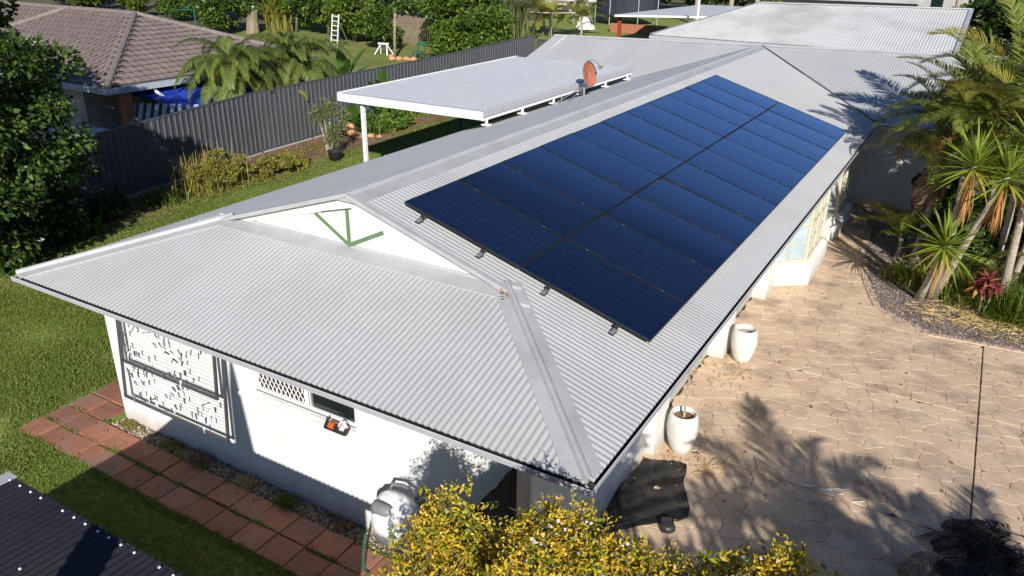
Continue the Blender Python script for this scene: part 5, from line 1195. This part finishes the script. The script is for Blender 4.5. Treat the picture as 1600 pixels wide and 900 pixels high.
for k in range(4): t = k*1.571+.3; MB().bar((-50.6, 36.6, 2.0), (-50.6+1.9*math.cos(t), 36.6+1.9*math.sin(t), 2.0), .06, .06).bar((-50.6, 36.6, 2.5), (-50.6+.9*math.cos(t), 36.6+.9*math.sin(t), 2.02), .04, .04).build('arm', M['green_paint'], o)
o = thing('clothes_hoist', 'grey rotary clothes hoist behind the white wing roof', 'clothes hoist', (-24.2, 45.0, .88))
MB().tube([(-24.2, 45.0, .8), (-24.2, 45.0, 2.7)], .045, 8).build('pole', M['alu'], o)
for k in range(4): t = k*1.571+.5; MB().bar((-24.2, 45.0, 2.6), (-24.2+1.6*math.cos(t), 45+1.6*math.sin(t), 2.65), .05, .05).build('arm', M['alu'], o)
o = thing('garden_chair', 'small green garden chair by the fence right of the timber pole', 'chair', (-26.2, 32.4, .67))
MB().bbox(-26.5, -25.9, 32.15, 32.65, 1.02, 1.1, .02).build('seat', M['green_paint'], o); MB().bar((-26.45, 32.64, 1.1), (-26.45, 32.72, 1.6), .06, .06).bar((-25.95, 32.64, 1.1), (-25.95, 32.72, 1.6), .06, .06).bar((-26.5, 32.7, 1.5), (-25.9, 32.7, 1.5), .04, .2).build('backrest', M['green_paint'], o)
for x, y in ((-26.45, 32.2), (-25.95, 32.2), (-26.45, 32.6), (-25.95, 32.6)): MB().box(x-.03, x+.03, y-.03, y+.03, .64, 1.018).build('leg', M['green_paint'], o)
for k in range(5): rock('rock', ('tan rock at the foot of the timber pole', 'second tan rock right of the timber pole', 'tan rock farther right of the timber pole', 'flat tan rock near the green seat', 'small tan rock left of the timber pole')[k], -27.3+.4*k*(1 if k < 4 else -.3), 31.3+.15*k, .64, .45, 'rock', 'tan rocks round the timber pole')
o = thing('garden_umbrella', 'grey flat shade top on a white post at the lawn edge', 'shade', (-27.9, 24.0, .54))
MB().tube([(-27.9, 24, .5), (-27.9, 24, 1.55)], .06, 8).build('post', M['white'], o); MB().box(-28.7, -27.1, 23.4, 24.6, 1.55, 1.62).build('top', M['pgutter'], o)
# ================================================================== HOUSES AND YARD FAR BEHIND
H2 = thing('far_house', 'house behind with a large stained pale corrugated roof', 'house', (-6, 38, 0))
def h2pos(x, f, h):
    xe = -12.85; y0 = 34.4-.04*(x+12.85); y1 = 39.6+.23*(x+8.75); return (x, y0+(y1-y0)*f, 2.7+1.47*f+h)
b = MB(); corr(b, -12.85, 1.0, lambda x: (0, min(1, (x+12.86)/4.1)), h2pos, pitch=.13, amp=.013, n=6); b.build('roof_sheet', M['roof2'], H2, smooth=True)
b = MB(); b.poly([(-12.85, 34.4, 2.68), (-12.85, 46, 2.68), (-8.75, 41.5, 4.16), (-8.75, 39.6, 4.16)]).poly([(-8.75, 39.6, 4.165), (1, 41.84, 4.165), (1, 48, 2.7), (-8.75, 46.5, 2.7)]); b.build('roof_sheet', M['roof2'], H2)
b = MB(); b.bar((-12.85, 34.4, 2.73), (-8.75, 39.6, 4.2), .3, .05).bar((-8.75, 39.6, 4.2), (1, 41.84, 4.2), .3, .05).bar((1.0, 33.85, 2.72), (1.02, 41.84, 4.18), .2, .08); b.build('ridge_cap', M['flash'], H2)
b = MB(); b.bar((-12.9, 34.33, 2.6), (1, 33.78, 2.6), .14, .16); b.build('gutter', M['gutter'], H2)
b = MB(); b.box(-12.0, .8, 35.0, 35.15, -.1, 2.6).box(-12.0, -11.85, 35.16, 45, -.1, 2.6).box(.65, .8, 35.16, 46, -.1, 2.55); b.build('wall', pm('grey blue wall', srgb(150, 158, 172), srgb(138, 146, 160), 3, .8), H2)
b = MB(); b.box(-9.0, -6.0, 34.94, 34.985, 1.2, 2.4); b.build('window', M['redroof'], H2)
P2 = thing('far_carport', 'flat white carport roof on a red post left of the far stained roof', 'carport', (-16, 47, .98))
b = MB(); P_ = [(-18.9, 43.5), (-13.4, 46.3), (-12.6, 57.5), (-17.7, 57.3)]; b.prism(P_, 2.72, 2.84); b.build('roof_sheet', M['patio'], P2)
MB().box(-18.95, -18.75, 44.2, 44.4, .9, 2.71).build('post', M['redpost'], P2)
MB().box(-17.5, -17.38, 56.8, 56.9, .9, 2.71).build('post', M['white'], P2)
tag(MB().tube([(-13.6, 44.0, .9), (-13.6, 44.0, 4.4)], .07, 8).build('white_pole', M['white']), 'slim white pole in front of the far carport roof', 'pole')
tag(MB().box(-22.6, -18.2, 51.4, 51.75, .9, 1.6).build('brick_wall', M['brick']), 'low orange brick garden wall beyond the far lawn', 'wall')
gridsheet('far_lawn', [-32, -28, -24, -20, -16, -13], [43, 47, 51, 55, 60, 66], 'lawn', .0)
o = thing('netted_enclosure', 'dark netted trampoline enclosure with poles and white square at top centre', 'trampoline', (-24.5, 57, 1))
b = MB(); seg = 20; cxt, cyt = -24.3, 58.5
for i in range(seg+1): t = 2*math.pi*i/seg; b.v += [(cxt+2.6*math.cos(t), cyt+2.2*math.sin(t), 1.8), (cxt+2.6*math.cos(t), cyt+2.2*math.sin(t), 4.4)]
for i in range(seg): b.f.append((2*i, 2*i+2, 2*i+3, 2*i+1))
b.build('net', M['net'], o)
for k in range(7): t = k*.9; MB().tube([(cxt+2.68*math.cos(t), cyt+2.28*math.sin(t), .9), (cxt+2.68*math.cos(t), cyt+2.28*math.sin(t), 4.5)], .045, 6).build('pole', M['alu'], o)
MB().box(-24.9, -24.3, 56.18, 56.2, 3.3, 3.9).build('white_square', M['white'], o)
MB().lathe([(2.5, 1.75), (2.5, 1.85)], (cxt, cyt, 0), 24).build('mat', M['net'], o)
tag(MB().add([(-25.4, 52.2, 1.0), (-24.2, 52.2, 1.0), (-25.0, 52.4, 2.8), (-25.5, 51.4, 1.0), (-24.3, 51.4, 1.0), (-25.05, 52.0, 2.8)], [(0, 2, 1), (3, 4, 5), (0, 3, 5, 2), (1, 2, 5, 4), (0, 1, 4, 3)]).build('folded_shade_cloth', M['cream']), 'pale folded shade cloth standing before the netting', 'shade cloth')
o = thing('slatted_shed', 'pale slatted outbuilding behind the palms at the top centre', 'shed', (-31, 63, 1))
MB().box(-34, -28.5, 63, 66, .9, 4.2).build('wall', M['cream'], o)
for k in range(7): MB().box(-34.05, -28.45, 62.94, 62.99, 1.2+.42*k, 1.45+.42*k).build('slat', M['timber'], o)
tag(MB().box(-71, -69.6, 39.5, 40.4, .6, 3.4).build('white_wall', M['white']), 'bright white wall end behind the tiled ridge', 'wall')
GT = 'grey palm trunks behind the far carport'
for k, (x, y, lab) in enumerate(((-16.6, 61.5, 'pale palm trunk above the carport, leftmost'), (-14.8, 62.5, 'pale palm trunk above the carport, second from left'), (-11.0, 62, 'pale palm trunk over the stained roof ridge'), (-19.6, 62, 'thin palm trunk right of the netting'), (-4.0, 74, 'pale palm trunk by the dark red roof, left'), (-1.0, 76, 'pale palm trunk by the dark red roof, middle'), (1.6, 74, 'pale palm trunk by the dark red roof, right'))):
    palm('tall_palm', lab, (x, y, .9), (x+.1, y, 8.5), ring(PF[:2], 9, -.4, .6, 1.2, 1.5), .2, GT)
for k, (x, y, hw, h, mt, lab) in enumerate(((-33, 72, 5, 5, 'l_tree', 'dark tree behind the slatted outbuilding'), (-22, 74, 6, 5, 'l_tree', 'dark tree behind the netting'), (-13, 72, 5, 4, 'l_mid', 'mid green tree behind the palm trunks'), (-26, 80, 6, 6, 'l_mid', 'broad tree far behind the netting'), (1.5, 62, 3, 3.6, 'l_tree', 'dark tree at the end of the stained roof'), (6, 60, 4, 5, 'l_tree', 'dark tree beyond the roofs at top right'), (8.5, 40, 3.2, 4.5, 'l_mid', 'leafy tree behind the right hand palms'), (6, 25, 1.8, 3.4, 'l_tree', 'dark shrub behind the wing at the right edge'))):
    bt(lab, x, y, hw, h, mt, 6000, .34, name='far_tree')
for lab, x0, x1, y0, y1, z, mt in (('dark red tiled roof far off at top right', -12, 4, 98, 106, 3.4, 'redroof'), ('pale low roof beyond the stained roof ridge', -12, -2.5, 56, 64, 3.6, 'roof2'), ('flat pale roof at the top right corner behind the palms', 4.5, 13, 58, 66, 2.2, 'patio')):
    o = thing('distant_house', lab, 'house', ((x0+x1)/2, y0, 0), 'houses in the far background')
    b = MB(); ym = (y0+y1)/2; b.add([(x0, y0, z), (x1, y0, z), (x1-1.5, ym, z+1.6), (x0+1.5, ym, z+1.6), (x0, y1, z), (x1, y1, z)], [(0, 1, 2, 3), (3, 2, 5, 4), (0, 3, 4), (1, 5, 2), (0, 4, 5, 1)]); b.build('roof', M[mt], o)
    MB().box(x0+.6, x1-.6, y0+.6, y1-.6, 0, z-.01).build('wall', M['concrete'], o)
    for k in range(3): MB().box(x0+1.5+k*3, x0+2.7+k*3, y0+.56, y0+.595, 1, 2.2).build('window', M['glass'], o)
